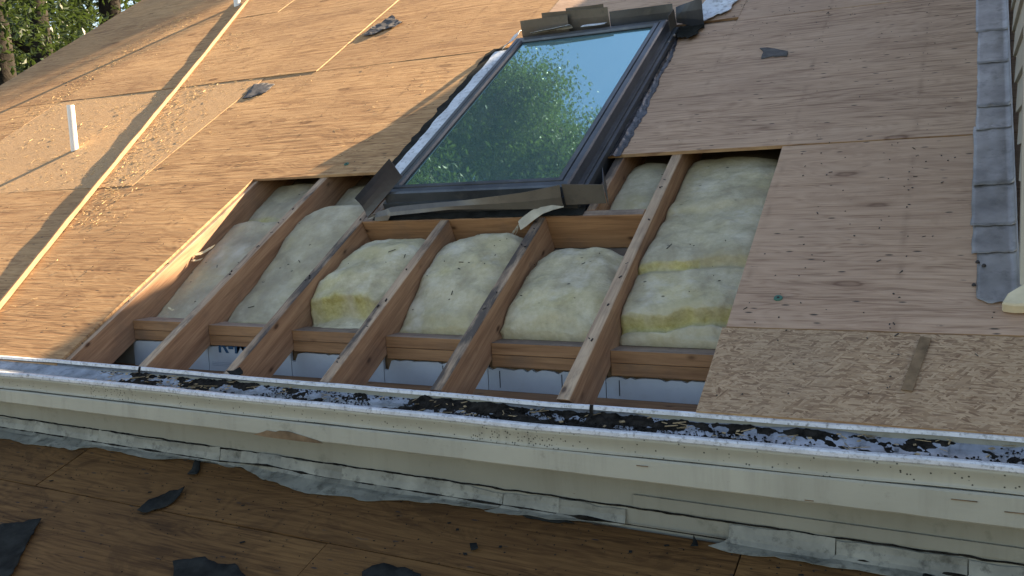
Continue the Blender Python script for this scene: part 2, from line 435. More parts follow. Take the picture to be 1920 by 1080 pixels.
# ------------------------------------------------------------------ mesh helpers
class MB:
    """collects faces and links them as one mesh object"""
    def __init__(self):
        self.v = []; self.f = []; self.mi = []
    def add(self, verts, faces, mi=0):
        o = len(self.v)
        self.v += [tuple(p) for p in verts]
        self.f += [tuple(i + o for i in f) for f in faces]
        self.mi += [mi] * len(faces)
    def box(self, x0, x1, y0, y1, z0, z1, mi=0, top=None, rot=None, org=None):
        vs = [Vector(p) for p in ((x0, y0, z0), (x1, y0, z0), (x1, y1, z0), (x0, y1, z0), (x0, y0, z1), (x1, y0, z1), (x1, y1, z1), (x0, y1, z1))]
        if rot is not None:
            vs = [rot @ p + org for p in vs]
        fs = [(0, 3, 2, 1), (4, 5, 6, 7), (0, 1, 5, 4), (1, 2, 6, 5), (2, 3, 7, 6), (3, 0, 4, 7)]
        o = len(self.v)
        self.v += [tuple(p) for p in vs]
        self.f += [tuple(i + o for i in f) for f in fs]
        self.mi += [mi, mi if top is None else top] + [mi] * 4
    def prism(self, poly, z0, z1, mi=0, zf=None):
        """poly in xy, from z0 to z1 (zf: function giving an added height)"""
        n = len(poly)
        ex = zf or (lambda x, y: 0.0)
        vs = [(x, y, z0 + ex(x, y)) for x, y in poly] + [(x, y, z1 + ex(x, y)) for x, y in poly]
        fs = [tuple(range(n - 1, -1, -1)), tuple(range(n, 2 * n))] + [(i, (i + 1) % n, n + (i + 1) % n, n + i) for i in range(n)]
        self.add(vs, fs, mi)
    def extrude_x(self, prof, xs, mi=0, fn=None):
        """prof: list of (y,z); swept along xs, open profile"""
        n = len(prof)
        vs = []
        for x in xs:
            for i, (y, z) in enumerate(prof):
                p = (x, y, z)
                vs.append(fn(x, y, z, i) if fn else p)
        fs = []
        for a in range(len(xs) - 1):
            for i in range(n - 1):
                fs.append((a * n + i, (a + 1) * n + i, (a + 1) * n + i + 1, a * n + i + 1))
        self.add(vs, fs, mi)
    def tube(self, pts, radii, seg=10, mi=0, cap=True):
        pts = [Vector(p) for p in pts]
        rings = []
        for i, p in enumerate(pts):
            d = (pts[min(i + 1, len(pts) - 1)] - pts[max(i - 1, 0)]).normalized()
            a = d.orthogonal().normalized(); b = d.cross(a)
            rings.append([p + (a * math.cos(t) + b * math.sin(t)) * radii[i] for t in [2 * math.pi * j / seg for j in range(seg)]])
        vs = [q for r in rings for q in r]
        fs = [(i * seg + j, i * seg + (j + 1) % seg, (i + 1) * seg + (j + 1) % seg, (i + 1) * seg + j) for i in range(len(pts) - 1) for j in range(seg)]
        if cap:
            fs.append(tuple(range(seg - 1, -1, -1)))
            fs.append(tuple((len(pts) - 1) * seg + j for j in range(seg)))
        self.add(vs, fs, mi)
    def mesh(self, name, mats, smooth=False):
        me = bpy.data.meshes.new(name)
        me.from_pydata(self.v, [], self.f)
        for m in (mats if isinstance(mats, (list, tuple)) else [mats]):
            me.materials.append(M[m] if isinstance(m, str) else m)
        me.polygons.foreach_set('material_index', self.mi)
        if smooth:
            me.polygons.foreach_set('use_smooth', [True] * len(me.polygons))
        me.update()
        return me
    def build(self, name, mats, parent=None, smooth=False, loc=None, rot=None):
        return link(name, self.mesh(name, mats, smooth), parent, loc, rot)


def link(name, data, parent=None, loc=None, rot=None):
    o = bpy.data.objects.new(name, data)
    COL.objects.link(o)
    if parent is not None:
        o.parent = parent
    if loc is not None:
        o.location = loc
    if rot is not None:
        o.rotation_euler = rot
    return o

def tag(o, label=None, cat=None, group=None, kind=None):
    if label: o['label'] = label
    if cat: o['category'] = cat
    if group: o['group'] = group
    if kind: o['kind'] = kind
    return o

ROOF_ROT = (PITCH, 0, 0)
def W(x, u, n=0.0):
    return Vector((x, u * CA - n * SA, u * SA + n * CA))

def roof_thing(name, x, u, n=0.0):
    """an Empty on the roof; its parts use roof axes (x, up the slope, off the slope)"""
    return link(name, None, None, W(x, u, n), ROOF_ROT)

def bevel(o, w=0.003, seg=1):
    b = o.modifiers.new('bevel', 'BEVEL'); b.width = w; b.segments = seg; b.limit_method = 'ANGLE'
    return o

def solid(o, t):
    s = o.modifiers.new('solidify', 'SOLIDIFY'); s.thickness = t; s.offset = 0
    return o

def fbm(x, y, z=0.0, sc=1.0, oct=4):
    return noise.fractal(Vector((x * sc, y * sc, z * sc)), 0.9, 2.1, oct)

# ------------------------------------------------------------------ ground and house walls
g = MB(); R = 400
g.add([(-R, -R, -4.2), (R, -R, -4.2), (R, R, -4.2), (-R, R, -4.2)], [(0, 1, 2, 3)])
tag(g.build('ground', 'ground'), kind='structure')

RIDGE = 8.6
ry, rz = RIDGE * CA, RIDGE * SA
hw = MB()
hw.add([(-4.0, 0.345, -4.2), (-4.0, 2 * ry - 0.345, -4.2), (-4.0, 2 * ry - 0.345, 0.02), (-4.0, ry, rz - 0.22), (-4.0, 0.345, 0.02)], [(4, 3, 2, 1, 0)])
hw.add([(-4.0, 0.352, -4.2), (7.0, 0.352, -4.2), (7.0, 0.352, 0.03), (-4.0, 0.352, 0.03)], [(0, 1, 2, 3)])
tag(hw.build('house_wall', 'siding'), kind='structure')

# ------------------------------------------------------------------ main roof
roof = link('main_roof', None, None, (0, 0, 0), ROOF_ROT)
tag(roof, 'stripped pitched roof of bare plywood with open rafter bays', None, None, 'structure')
OPEN_U = 1.274

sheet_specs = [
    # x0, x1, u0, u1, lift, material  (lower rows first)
    (-4.28, -2.83, -0.02, OPEN_U - 0.002, 0.000, 'ply_honey'),
    (-2.826, -0.389, -0.02, OPEN_U - 0.002, 0.000, 'ply_honey'),
    (-4.28, -3.06, OPEN_U + 0.001, 2.4915, 0.003, 'ply_honey'),
    (-3.056, -1.195, OPEN_U + 0.001, 2.4915, 0.002, 'osb_golden'),
    (-1.192, 0.50, OPEN_U, 2.4915, 0.000, 'ply_honey'),
    (-4.28, -3.05, 2.497, 3.7105, 0.003, 'ply_honey'),
    (-3.046, -0.806, 2.497, 3.7105, 0.004, 'ply_honey'),
    (-0.803, 0.52, 2.497, 3.7105, 0.000, 'ply_honey'),
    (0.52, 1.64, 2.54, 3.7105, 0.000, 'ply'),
    (-4.28, -1.95, 3.716, 4.93, 0.003, 'ply_honey'),
    (-1.946, 0.49, 3.716, 4.93, 0.001, 'ply_honey'),
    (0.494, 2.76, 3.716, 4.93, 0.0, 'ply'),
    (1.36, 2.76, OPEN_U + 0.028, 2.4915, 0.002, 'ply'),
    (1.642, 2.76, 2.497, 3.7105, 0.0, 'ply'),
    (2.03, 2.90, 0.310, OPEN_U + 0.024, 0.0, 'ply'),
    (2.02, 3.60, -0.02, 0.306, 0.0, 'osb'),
    (-4.28, 2.76, 4.934, 8.6, 0.0, 'ply_honey'),
]
for i, (x0, x1, u0, u1, lift, mt) in enumerate(sheet_specs):
    mb = MB()
    nx = max(2, int((x1 - x0) / 0.12)); nu = max(2, int((u1 - u0) / 0.12))
    T = 0.0125
    r2 = random.Random(i)
    ph = r2.random() * 30
    def top(x, u):
        return lift + T + 0.0022 * fbm(x + ph, u, 0.3, 1.1, 2)
    vs = []
    for a in range(nu + 1):
        for b in range(nx + 1):
            x = x0 + (x1 - x0) * b / nx; u = u0 + (u1 - u0) * a / nu
            # broken, slightly wandering edges
            if b in (0, nx): x += 0.0012 * fbm(u * 9, i, 0, 1, 2)
            if a in (0, nu): u += 0.0022 * fbm(x * 7, i, 0, 1, 2)
            vs.append((x, u, top(x, u)))
    W1 = nx + 1
    fs = [(a * W1 + b, a * W1 + b + 1, (a + 1) * W1 + b + 1, (a + 1) * W1 + b) for a in range(nu) for b in range(nx)]
    mb.add(vs, fs, 0)
    ring = [(0, b) for b in range(nx + 1)] + [(a, nx) for a in range(1, nu + 1)] + [(nu, b) for b in range(nx - 1, -1, -1)] + [(a, 0) for a in range(nu - 1, 0, -1)]
    base = len(mb.v)
    idx = [a * W1 + b for a, b in ring]
    tops = [mb.v[q] for q in idx]
    mb.add([(p[0], p[1], 0.0008) for p in tops], [])
    n = len(idx)
    for q in range(n):
        mb.f.append((idx[(q + 1) % n], idx[q], base + q, base + (q + 1) % n)); mb.mi.append(1)
    mb.f.append(tuple(base + q for q in range(n - 1, -1, -1))); mb.mi.append(1)
    nm = 'strand_board_sheet' if 'osb' in mt else 'plywood_sheet'
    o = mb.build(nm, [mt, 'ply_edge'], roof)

# plywood over the back slope of the house
bk = MB()
bk.add([(-4.28, RIDGE, 0.012), (2.76, RIDGE, 0.012), (2.76, RIDGE + 2 * RIDGE * CA * CA - RIDGE, -2 * RIDGE * CA * SA), (-4.28, RIDGE + 2 * RIDGE * CA * CA - RIDGE, -2 * RIDGE * CA * SA)], [(0, 1, 2, 3)])
bk.build('back_slope', 'ply', roof)

mb = MB(); mb.prism([(2.487, 0.095), (2.512, 0.092), (2.545, 0.285), (2.520, 0.290)], 0.0155, 0.0175); mb.build('wood_shim', 'bare_wood', roof)  # thin brown shim put in for a dark stripe on the strand board

# rafters, each a plumb cut 2x6
RD = 0.140
def rafter(x0, u0, u1, tail=True, depth=RD, mats=('lumber', 'lumber_top')):
    mb = MB()
    r2 = random.Random(int(x0 * 1000))
    segs = max(2, int((u1 - u0) / 0.05))
    sec = []
    for j in range(segs + 1):
        u = u0 + (u1 - u0) * j / segs
        dx = 0.0012 * fbm(u * 3, x0 * 10, 0, 1, 2)
        dn = 0.0012 * fbm(u * 9, x0 * 10, 5, 1, 3)
        off = -depth * math.tan(PITCH) if (tail and j == 0) else 0.0     # plumb tail cut
        ub = u - off if (tail and j == 0) else u
        c = 0.003
        sec.append([(x0 + dx, u, -c + dn), (x0 + c + dx, u, -0.0005 + dn), (x0 + .038 - c + dx, u, -0.0005 + dn), (x0 + .038 + dx, u, -c + dn), (x0 + .038 + dx, ub, -depth), (x0 + dx, ub, -depth)])
    # keep bottom points monotone near the cut
    if tail:
        for j in range(1, segs + 1):
            for q in (4, 5):
                p = sec[j][q]
                if p[1] < sec[0][q][1]:
                    sec[j][q] = (p[0], sec[0][q][1], p[2])
    vs = [p for s_ in sec for p in s_]
    for j in range(segs):
        a, b = j * 6, (j + 1) * 6
        for q in range(6):
            q2 = (q + 1) % 6
            mb.f.append((a + q, b + q, b + q2, a + q2))
            mb.mi.append(1 if q in (0, 1, 2) else 0)
    mb.v = vs
    mb.f.append((0, 1, 2, 3, 4, 5)); mb.mi.append(0)
    e = segs * 6
    mb.f.append((e + 5, e + 4, e + 3, e + 2, e + 1, e)); mb.mi.append(0)
    return mb.build('rafter', list(mats), roof)

for i in range(-10, 9):
    if i in (2, 3):
        rafter(i * S, 0.0, 0.902)
        rafter(i * S, 2.56, 8.4, False)
    elif i >= 6:
        rafter(i * S, 0.0, 1.5)
    else:
        rafter(i * S, 0.0, 8.4 if -1 <= i <= 5 else 1.6)
# skylight framing
def cross(name, x0, x1, u0, u1, n0, n1, mats=('lumber_x', 'lumber_xtop')):
    mb = MB(); mb.box(x0, x1, u0, u1, n0, n1, 0, 1)
    return bevel(mb.build(name, list(mats), roof), 0.003)
cross('header', S + 0.039, 4 * S - 0.001, 0.904, 0.942, -RD, -0.001)
cross('header', S + 0.039, 4 * S - 0.001, 2.52, 2.558, -RD, -0.001)
mb = MB(); mb.box(1.400, 1.438, 0.943, 2.519, -RD, -0.002, 0, 1)
bevel(mb.build('trimmer', ['lumber', 'lumber_top'], roof), 0.003)
mb = MB(); mb.box(0.462, 0.500, 0.943, 2.519, -RD, -0.002, 0, 1)
bevel(mb.build('trimmer', ['lumber', 'lumber_top'], roof), 0.003)

# top plates between the rafters (level pieces, so they get their own rotation)
def ptop(x): return 0.109 - 0.0175 * x
for i in range(-2, 5):
    x0 = i * S + 0.039; x1 = (i + 1) * S - 0.001
    for lvl in (0, 1):
        mb = MB()
        z1 = ptop((x0 + x1) / 2) - lvl * 0.0392
        y0 = 0.317 + (0.002 if lvl else 0.0)
        def pt(x, y, z): # world to roof axes
            return (x, y * CA + z * SA, -y * SA + z * CA)
        vs = [pt(x, y, z) for z in (z1 - 0.038, z1) for x, y in ((x0, y0), (x1, y0), (x1, y0 + 0.089), (x0, y0 + 0.089))]
        mb.add(vs, [(0, 3, 2, 1), (0, 1, 5, 4), (1, 2, 6, 5), (2, 3, 7, 6), (3, 0, 4, 7)], 0)
        mb.add([vs[4], vs[5], vs[6], vs[7]], [(0, 1, 2, 3)], 1)
        bevel(mb.build('top_plate', ['lumber_x', 'lumber_xtop'], roof), 0.002)
# ceiling under the rafters, soffit, sub-fascia, rake
mb = MB(); mb.box(-4.0, 2.74, 0.36, 8.3, -RD - 0.02, -RD - 0.004); mb.build('ceiling_board', 'dark_board', roof)
mb = MB()
vs = [pt(x, y, z) for z in (-0.086, -0.074) for x, y in ((-4.2, 0.004), (3.6, 0.004), (3.6, 0.349), (-4.2, 0.349))]
mb.add(vs, [(0, 3, 2, 1), (4, 5, 6, 7), (0, 1, 5, 4), (1, 2, 6, 5), (2, 3, 7, 6), (3, 0, 4, 7)])
mb.build('soffit_board', 'lumber_x', roof)
mb = MB(); mb.box(-4.305, -4.282, -0.03, RIDGE, -0.18, 0.010); mb.build('rake_board', 'strip', roof)

# ------------------------------------------------------------------ foam boards below the top plates
bay_word = ['in the far left open bay', 'printed with blue lettering in the second bay', 'in the third bay beside a black felt tab', 'in the fourth bay with one crack',
            'in the fifth bay with two slits', 'in the widest right bay next to strand board']
for j, i in enumerate(range(-1, 5)):
    x0 = i * S + 0.020; x1 = (i + 1) * S + 0.017
    r2 = random.Random(50 + j)
    zt = ptop((x0 + x1) / 2) - 0.080; zb = -0.073
    mb = MB()
    pts = [(x0, zb), (x1, zb)]
    nj = 26
    for q in range(nj + 1):
        x = x1 - (x1 - x0) * q / nj
        z = zt - 0.002 - (0.010 * r2.random() if r2.random() < 0.35 else 0.002 * r2.random())
        if q in (nj - 1, nj) and j in (2, 3): z -= 0.03
        pts.append((x, z))
    n = len(pts)
    # place in roof-independent axes: local x, local y = up, thickness along -y world
    vs = [(x, 0.0, z) for x, z in pts] + [(x, 0.012, z) for x, z in pts]
    mb.add(vs, [tuple(range(n)), tuple(range(2 * n - 1, n - 1, -1))] + [(q, n + q, n + (q + 1) % n, (q + 1) % n) for q in range(n)])
    root = link('foam_board', None, None, (0, 0.326, 0))
    tag(root, 'white faced foam insulation board ' + bay_word[j], 'foam board', 'foam boards under the top plates')
    facing = mb.build('facing', 'foam', root)
    bb = MB(); bb.box(x0, x1, 0.0125, 0.019, zb, zt + 0.03); bb.build('brown_core', 'bare_wood', root)
    # cut lines between strips
    slits = {0: [0.72], 1: [], 2: [], 3: [0.58], 4: [0.10, 0.64], 5: [0.10]}[j]
    for sl in slits:
        xs_ = x0 + (x1 - x0) * sl
        c = MB(); c.box(xs_, xs_ + 0.0025, -0.0012, 0.001, zb + 0.01, zt - 0.012)
        c.build('slit', 'gasket', facing)
    if j == 1:
        cu = bpy.data.curves.new('lettering', 'FONT')
        cu.body = 'R-MAX'; cu.size = 0.088; cu.offset = 0.0016; cu.extrude = 0.0004
        tmp = bpy.data.objects.new('lettering', cu); COL.objects.link(tmp)
        dg = bpy.context.evaluated_depsgraph_get()
        me = bpy.data.meshes.new_from_object(tmp.evaluated_get(dg))
        bpy.data.objects.remove(tmp)
        me.materials.clear(); me.materials.append(M['ink'])
        link('lettering', me, facing, (0.070, -0.0016, 0.001), (math.radians(90), 0, 0))
        for q in range(3):
            c = MB(); c.box(0.035, 0.20, -0.0012, 0.001, -0.052 + q * 0.006, -0.0505 + q * 0.006)
            c.build('small_print_line', 'pale_ink', facing)

# ------------------------------------------------------------------ insulation batts
BATTS = []
def batt(label, x0, x1, u0, u1, prof, bulge=0.02, edge=0.02, torn_fn=None, seed=0, res=0.009, amp=0.012, lat=None, endround=0.06, lips=()):
    """prof: list of (u, n) for the crest of the batt; the sides sag by bulge"""
    nx = int((x1 - x0) / res); nu = int((u1 - u0) / res)
    cx, cu = (x0 + x1) / 2, u0
    vs = []; torn = []
    def crest(u):
        if u <= prof[0][0]: return prof[0][1]
        for (a, na), (b, nb) in zip(prof, prof[1:]):
            if a <= u <= b:
                t = (u - a) / max(1e-6, b - a); t = t * t * (3 - 2 * t)
                return na + (nb - na) * t
        return prof[-1][1]
    for a in range(nu + 1):
        for b in range(nx + 1):
            u = u0 + (u1 - u0) * a / nu; x = x0 + (x1 - x0) * b / nx
            s = (x - x0) / (x1 - x0) * 2 - 1
            wob = 0.022 * fbm(x * 5, seed, 0, 1, 3)            # folds wander
            uu = u + wob + (lat(s) if lat else 0.0)
            n = crest(uu) - bulge * abs(s) ** 2.6
            n += amp * 0.9 * fbm(x + seed * 3.1, u, 0.0, 5.5, 3) + amp * 0.22 * fbm(x, u * 1.8 + seed, 3.0, 26.0, 3)
            n += amp * 1.2 * fbm(x + seed, u * 0.8, 7.0, 3.0, 2)
            e = max(0.0, 1 - (u1 - u) / endround) if endround else 0
            n -= 0.05 * e * e
            if abs(s) > 0.97: n -= edge
            n = max(n, -RD + 0.004)
            for (lc, la) in lips:
                tt = (uu - lc) / 0.05
                u -= la * math.exp(-((tt - 0.55) / 0.5) ** 2) * (1 + 0.5 * fbm(x, seed + 0.37, 0.2, 38.0, 3) + 0.6 * fbm(x, seed + 0.7, 0.4, 9.0, 2)) * (1 - s ** 4)
            jx = 0.004 * fbm(x, u, seed + 9.0, 22.0, 3)
            vs.append((x - cx + (jx if 0.02 < abs(s) < 0.95 else 0), u - cu, n))
            tv = torn_fn(s, uu) if torn_fn else 0.0
            torn.append(min(1.0, max(0.0, tv * (0.8 + 0.9 * fbm(x, u, seed + 2.0, 14.0, 3)))))
    W1 = nx + 1
    fs = [(a * W1 + b, a * W1 + b + 1, (a + 1) * W1 + b + 1, (a + 1) * W1 + b) for a in range(nu) for b in range(nx)]
    mb = MB(); mb.add(vs, fs)
    ring = [b for b in range(nx + 1)] + [a * W1 + nx for a in range(1, nu + 1)] + [nu * W1 + b for b in range(nx - 1, -1, -1)] + [a * W1 for a in range(nu - 1, 0, -1)]
    base = len(mb.v)
    mb.add([(mb.v[q][0], mb.v[q][1], -RD + 0.001) for q in ring], [])
    torn += [torn[q] for q in ring]
    m_ = len(ring)
    for q in range(m_):
        mb.f.append((ring[(q + 1) % m_], ring[q], base + q, base + (q + 1) % m_)); mb.mi.append(0)
    me = mb.mesh('insulation_batt', 'fibre', True)
    at = me.attributes.new('torn', 'FLOAT', 'POINT')
    at.data.foreach_set('value', torn)
    at2 = me.attributes.new('dust_shade', 'FLOAT', 'POINT')  # how far shade is put into the colour of each batt
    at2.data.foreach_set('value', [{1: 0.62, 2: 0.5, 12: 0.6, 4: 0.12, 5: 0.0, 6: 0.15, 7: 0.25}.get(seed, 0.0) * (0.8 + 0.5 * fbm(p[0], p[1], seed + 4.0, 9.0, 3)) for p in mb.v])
    o = link('insulation_batt', me, None, W(cx, cu), ROOF_ROT)
    tag(o, label, 'insulation', 'fibreglass batts between the rafters')
    BATTS.append((o, cx, cu, vs[::7]))
    return o

def near(u, c, w): return max(0.0, 1 - abs(u - c) / w)
PL = 0.385
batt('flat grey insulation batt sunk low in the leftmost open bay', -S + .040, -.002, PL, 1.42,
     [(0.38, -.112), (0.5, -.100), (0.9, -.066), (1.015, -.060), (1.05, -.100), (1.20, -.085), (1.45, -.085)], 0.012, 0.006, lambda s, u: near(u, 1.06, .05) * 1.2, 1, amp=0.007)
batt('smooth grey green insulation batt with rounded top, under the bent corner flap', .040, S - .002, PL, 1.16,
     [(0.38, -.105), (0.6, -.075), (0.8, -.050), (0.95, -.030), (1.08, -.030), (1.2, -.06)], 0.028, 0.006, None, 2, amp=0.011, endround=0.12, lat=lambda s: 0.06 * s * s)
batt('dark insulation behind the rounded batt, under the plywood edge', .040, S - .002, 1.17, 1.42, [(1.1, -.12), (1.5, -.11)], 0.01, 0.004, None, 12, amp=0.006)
batt('puffed white insulation batt folded over with a yellow torn lower edge', S + .042, 2 * S - .002, PL, 0.895,
     [(0.38, -.115), (0.455, -.112), (0.475, -.055), (0.50, -.020), (0.58, -.004), (0.74, -.010), (0.85, -.035), (0.9, -.06)], 0.030, 0.004,
     lambda s, u: near(u, .480, .040) * 1.3 + near(u, .56, .09) * (0.75 * max(0, -s) + 0.15), 3, amp=0.017, lat=lambda s: -0.022 * s + 0.05 * s * s * (1 if s > 0 else 0.3), lips=((0.478, 0.030),))
batt('bulging off white batt with a small brown hole, left of the hanging tape', 2 * S + .040, 3 * S - .002, PL, 0.895,
     [(0.38, -.100), (0.45, -.070), (0.55, -.040), (0.70, -.022), (0.82, -.018), (0.9, -.05)], 0.045, 0.006, lambda s, u: near(u, .62, .04) * .35 * (1 if s < -.2 else 0), 4, amp=0.016, lat=lambda s: 0.055 * s * s)
batt('broad pale yellow batt beneath the bare header board', 3 * S + .040, 4 * S - .002, PL, 0.85,
     [(0.38, -.095), (0.44, -.060), (0.55, -.034), (0.70, -.030), (0.78, -.045), (0.86, -.09)], 0.045, 0.006, lambda s, u: near(u, .5, .1) * .25, 5, amp=0.015, endround=0.10, lat=lambda s: 0.05 * s * s)
batt('long insulation batt with two yellow folds in the right bay', 4 * S + .040, 5 * S - .002, PL, 1.44,
     [(0.38, -.105), (0.405, -.085), (0.430, -.115), (0.452, -.100), (0.470, -.050), (0.50, -.040), (0.64, -.042), (0.675, -.058), (0.690, -.030), (0.72, -.024), (0.90, -.040), (1.02, -.055), (1.05, -.045), (1.2, -.06), (1.45, -.08)],
     0.016, 0.008, lambda s, u: near(u, .452, .026) * 1.4 + near(u, .682, .02) * (1.0 if s < 0.1 else 0.2), 6, amp=0.014, lat=lambda s: -0.035 * s, lips=((0.455, 0.024), (0.682, 0.016)))
batt('small patch of insulation behind the header, right of the skylight', 1.440, 4 * S - .002, 0.944, 1.42,
     [(0.9, -.075), (1.1, -.050), (1.25, -.06), (1.5, -.09)], 0.012, 0.006, None, 7, amp=0.008)
# dark slivers and bits of felt dropped on the batts
bits = MB(); r2 = random.Random(91)
for q in range(55):
    b_ = r2.choice([0, 1, 2, 2, 3, 3, 4, 5]); x = (b_ - 1) * S + 0.06 + r2.random() * 0.31; u = r2.uniform(0.45, 0.82)
    hit = False
    bits_rot = Matrix.Rotation(r2.uniform(0, 3.1), 3, 'Z')
    l_ = r2.uniform(0.006, 0.016) if r2.random() < .25 else r2.uniform(0.001, 0.004)
    top_n = None
    for o_ in BATTS:
        loc = Vector((x - o_[1], u - o_[2]))
        best = min(o_[3], key=lambda p: (p[0] - loc.x) ** 2 + (p[1] - loc.y) ** 2)
        if (best[0] - loc.x) ** 2 + (best[1] - loc.y) ** 2 < 0.0004:
            top_n = best[2]
    if top_n is not None:
        bits.box(-l_, l_, -0.0012, 0.0012, 0, 0.0015, 0, None, bits_rot, Vector((x, u, top_n + 0.001)))
tag(bits.build('felt_crumbs', 'felt', None, False, (0, 0, 0), ROOF_ROT), 'black felt crumbs and slivers dropped on the insulation', 'crumbs', None, 'stuff')

# ------------------------------------------------------------------ skylight
sk = roof_thing('skylight', 0.95, 1.68)
tag(sk, 'dark framed skylight with blue green glass reflecting sky and trees', 'skylight')
def L(x, u, n=0.0): return (x - 0.95, u - 1.68, n)
X0, X1, U0, U1 = 0.560, 1.350, 0.955, 2.405
def rail_mesh(ax, a0, a1, b0, b1):
    """frame rail with a stepped section, mitred ends. ax 'x' runs along x at u=b0..b1 (b0 outer side)"""
    m = MB()
    prof = [(0.0, 0.050), (0.0, 0.092), (0.006, 0.098), (0.026, 0.100), (0.028, 0.095), (0.031, 0.095), (0.033, 0.101), (0.050, 0.102), (0.056, 0.093), (0.056, 0.050)]
    sgn = 1 if b1 > b0 else -1
    vs = []
    for end, e in ((0, a0), (1, a1)):
        for d, n in prof:
            inset = d if end == 0 else -d
            if ax == 'x': vs.append(L(e + inset, b0 + sgn * d, n))
            else: vs.append(L(b0 + sgn * d, e + inset, n))
    n = len(prof)
    fs = [(i, (i + 1) % n, n + (i + 1) % n, n + i) for i in range(n)] + [tuple(range(n)), tuple(range(2 * n - 1, n - 1, -1))]
    m.add(vs, fs)
    me = m.mesh('frame_rail', 'frame_metal')
    bmx = bmesh.new(); bmx.from_mesh(me); bmesh.ops.recalc_face_normals(bmx, faces=bmx.faces); bmx.to_mesh(me); bmx.free()
    return me
link('bottom_rail', rail_mesh('x', X0, X1, U0, U1), sk)
link('top_rail', rail_mesh('x', X0, X1, U1, U0), sk)
link('left_rail', rail_mesh('y', U0, U1, X0, X1), sk)
link('right_rail', rail_mesh('y', U0, U1, X1, X0), sk)
mb = MB(); mb.box(X0 + .052 - .95, X1 - .052 - .95, U0 + .052 - 1.68, U1 - .052 - 1.68, 0.078, 0.088)
pane = mb.build('glass_pane', 'glass', sk)
mb = MB()
for a, b, c, d in ((X0 + .050, X1 - .050, U0 + .050, U0 + .060), (X0 + .050, X1 - .050, U1 - .060, U1 - .050), (X0 + .050, X0 + .060, U0 + .060, U1 - .060), (X1 - .060, X1 - .050, U0 + .060, U1 - .060)):
    mb.box(a - .95, b - .95, c - 1.68, d - 1.68, 0.0885, 0.0915)
mb.build('gasket', 'gasket', pane)
# lower frame (curb) with a narrow cladding ledge
mb = MB()
cx0, cx1, cu0, cu1 = 0.545, 1.372, 0.948, 2.42
t = 0.03
for a, b, c, d in ((cx0, cx1, cu0, cu0 + t), (cx0, cx1, cu1 - t, cu1), (cx0, cx0 + t, cu0 + t, cu1 - t), (cx1 - t, cx1, cu0 + t, cu1 - t)):
    mb.box(a - .95, b - .95, c - 1.68, d - 1.68, -0.10, 0.052)
mb.build('curb', 'frame_metal', sk)
mb = MB(); mb.box(cx1 + .001 - .95, cx1 + .016 - .95, cu0 - 1.68 + .05, cu1 - 1.68, 0.022, 0.046)
mb.build('side_cladding', 'frame_metal', sk)
# dark shaft below
mb = MB(); mb.box(cx0 - .95 + .01, cx1 - .95 - .01, cu0 + .01 - 1.68, cu1 - .01 - 1.68, -0.13, -0.105); mb.build('shaft_board', 'gasket', sk)

def sheet(name, mat, grid, parent, thick=0.0012, smooth=False):
    """grid: rows of points -> thin solid sheet"""
    m = MB(); W1 = len(grid[0])
    m.add([p for r_ in grid for p in r_], [(a * W1 + b, a * W1 + b + 1, (a + 1) * W1 + b + 1, (a + 1) * W1 + b) for a in range(len(grid) - 1) for b in range(W1 - 1)])
    o = m.build(name, mat, parent, smooth)
    return solid(o, thick)

# apron flashing: bent strip across the foot of the skylight, drooping to the left
rows = []
def ap_top(x):
    pts = [(0.52, .030), (0.60, .052), (0.72, .060), (0.90, .074), (1.05, .092), (1.20, .106), (1.33, .124), (1.345, .126)]
    for (a, na), (b, nb) in zip(pts, pts[1:]):
        if a <= x <= b: return na + (nb - na) * (x - a) / (b - a)
    return pts[0][1] if x < pts[0][0] else pts[-1][1]
xs = [0.52 + (1.342 - 0.52) * q / 40 for q in range(41)]
for f in (0.0, 0.5, 1.0):
    row = []
    for x in xs:
        nt = ap_top(x); nb = max(0.012, min(nt - 0.022, 0.046 + 0.004 * math.sin(x * 9))) if x > 0.6 else 0.012 + 0.004 * math.sin(x * 20)
        n = nt + (nb - nt) * f
        uu = 0.928 - 0.034 * math.sin(f * 1.4) - 0.010 * math.sin(x * 7) * (1 - f) - 0.014 * (1 - f)
        row.append(L(x, uu, n))
    rows.append(row)
sheet('apron_flashing', 'brown_metal', rows, sk)
rows = [[L(x, 0.918 - 0.006 * f + 0.02 * (x - 1.34), (0.126 - 0.07 * (x - 1.34)) * (1 - f) + 0.043 * f) for x in (1.346, 1.40, 1.45, 1.497)] for f in (0, 0.5, 1)]
sheet('apron_flashing', 'brown_metal', rows, sk)
rows = [[L(1.498 - 0.06 * f, 0.925 + 0.16 * f, n * (1 - 0.25 * f)) for f in (0, .35, .7, 1)] for n in (0.115, 0.08, 0.030)]
sheet('apron_return', 'blue_metal', rows, sk)
# corner flap bent up at the lower left
rows = []
for a in range(7):
    f = a / 6
    p0 = Vector((0.425, 0.945, 0.086)).lerp(Vector((0.630, 0.985, 0.232)), f)
    p1 = Vector((0.474, 0.915, 0.012)).lerp(Vector((0.672, 0.965, 0.160)), f)
    rows.append([L(*(p0.lerp(p1, g_) + Vector((0, 0.010 * math.sin(g_ * 3.1) * (1 - f), 0)))) for g_ in (0, .25, .5, .75, 1)])
sheet('corner_flap', 'blue_metal', rows, sk)
rows = [[L(0.462 + 0.02 * a + 0.02 * b, 0.918 + 0.006 * a * b, 0.003 + 0.012 * a * (1 - 0.3 * b)) for b in range(4)] for a in range(3)]
sheet('crumpled_corner', 'flash_grey', rows, sk)
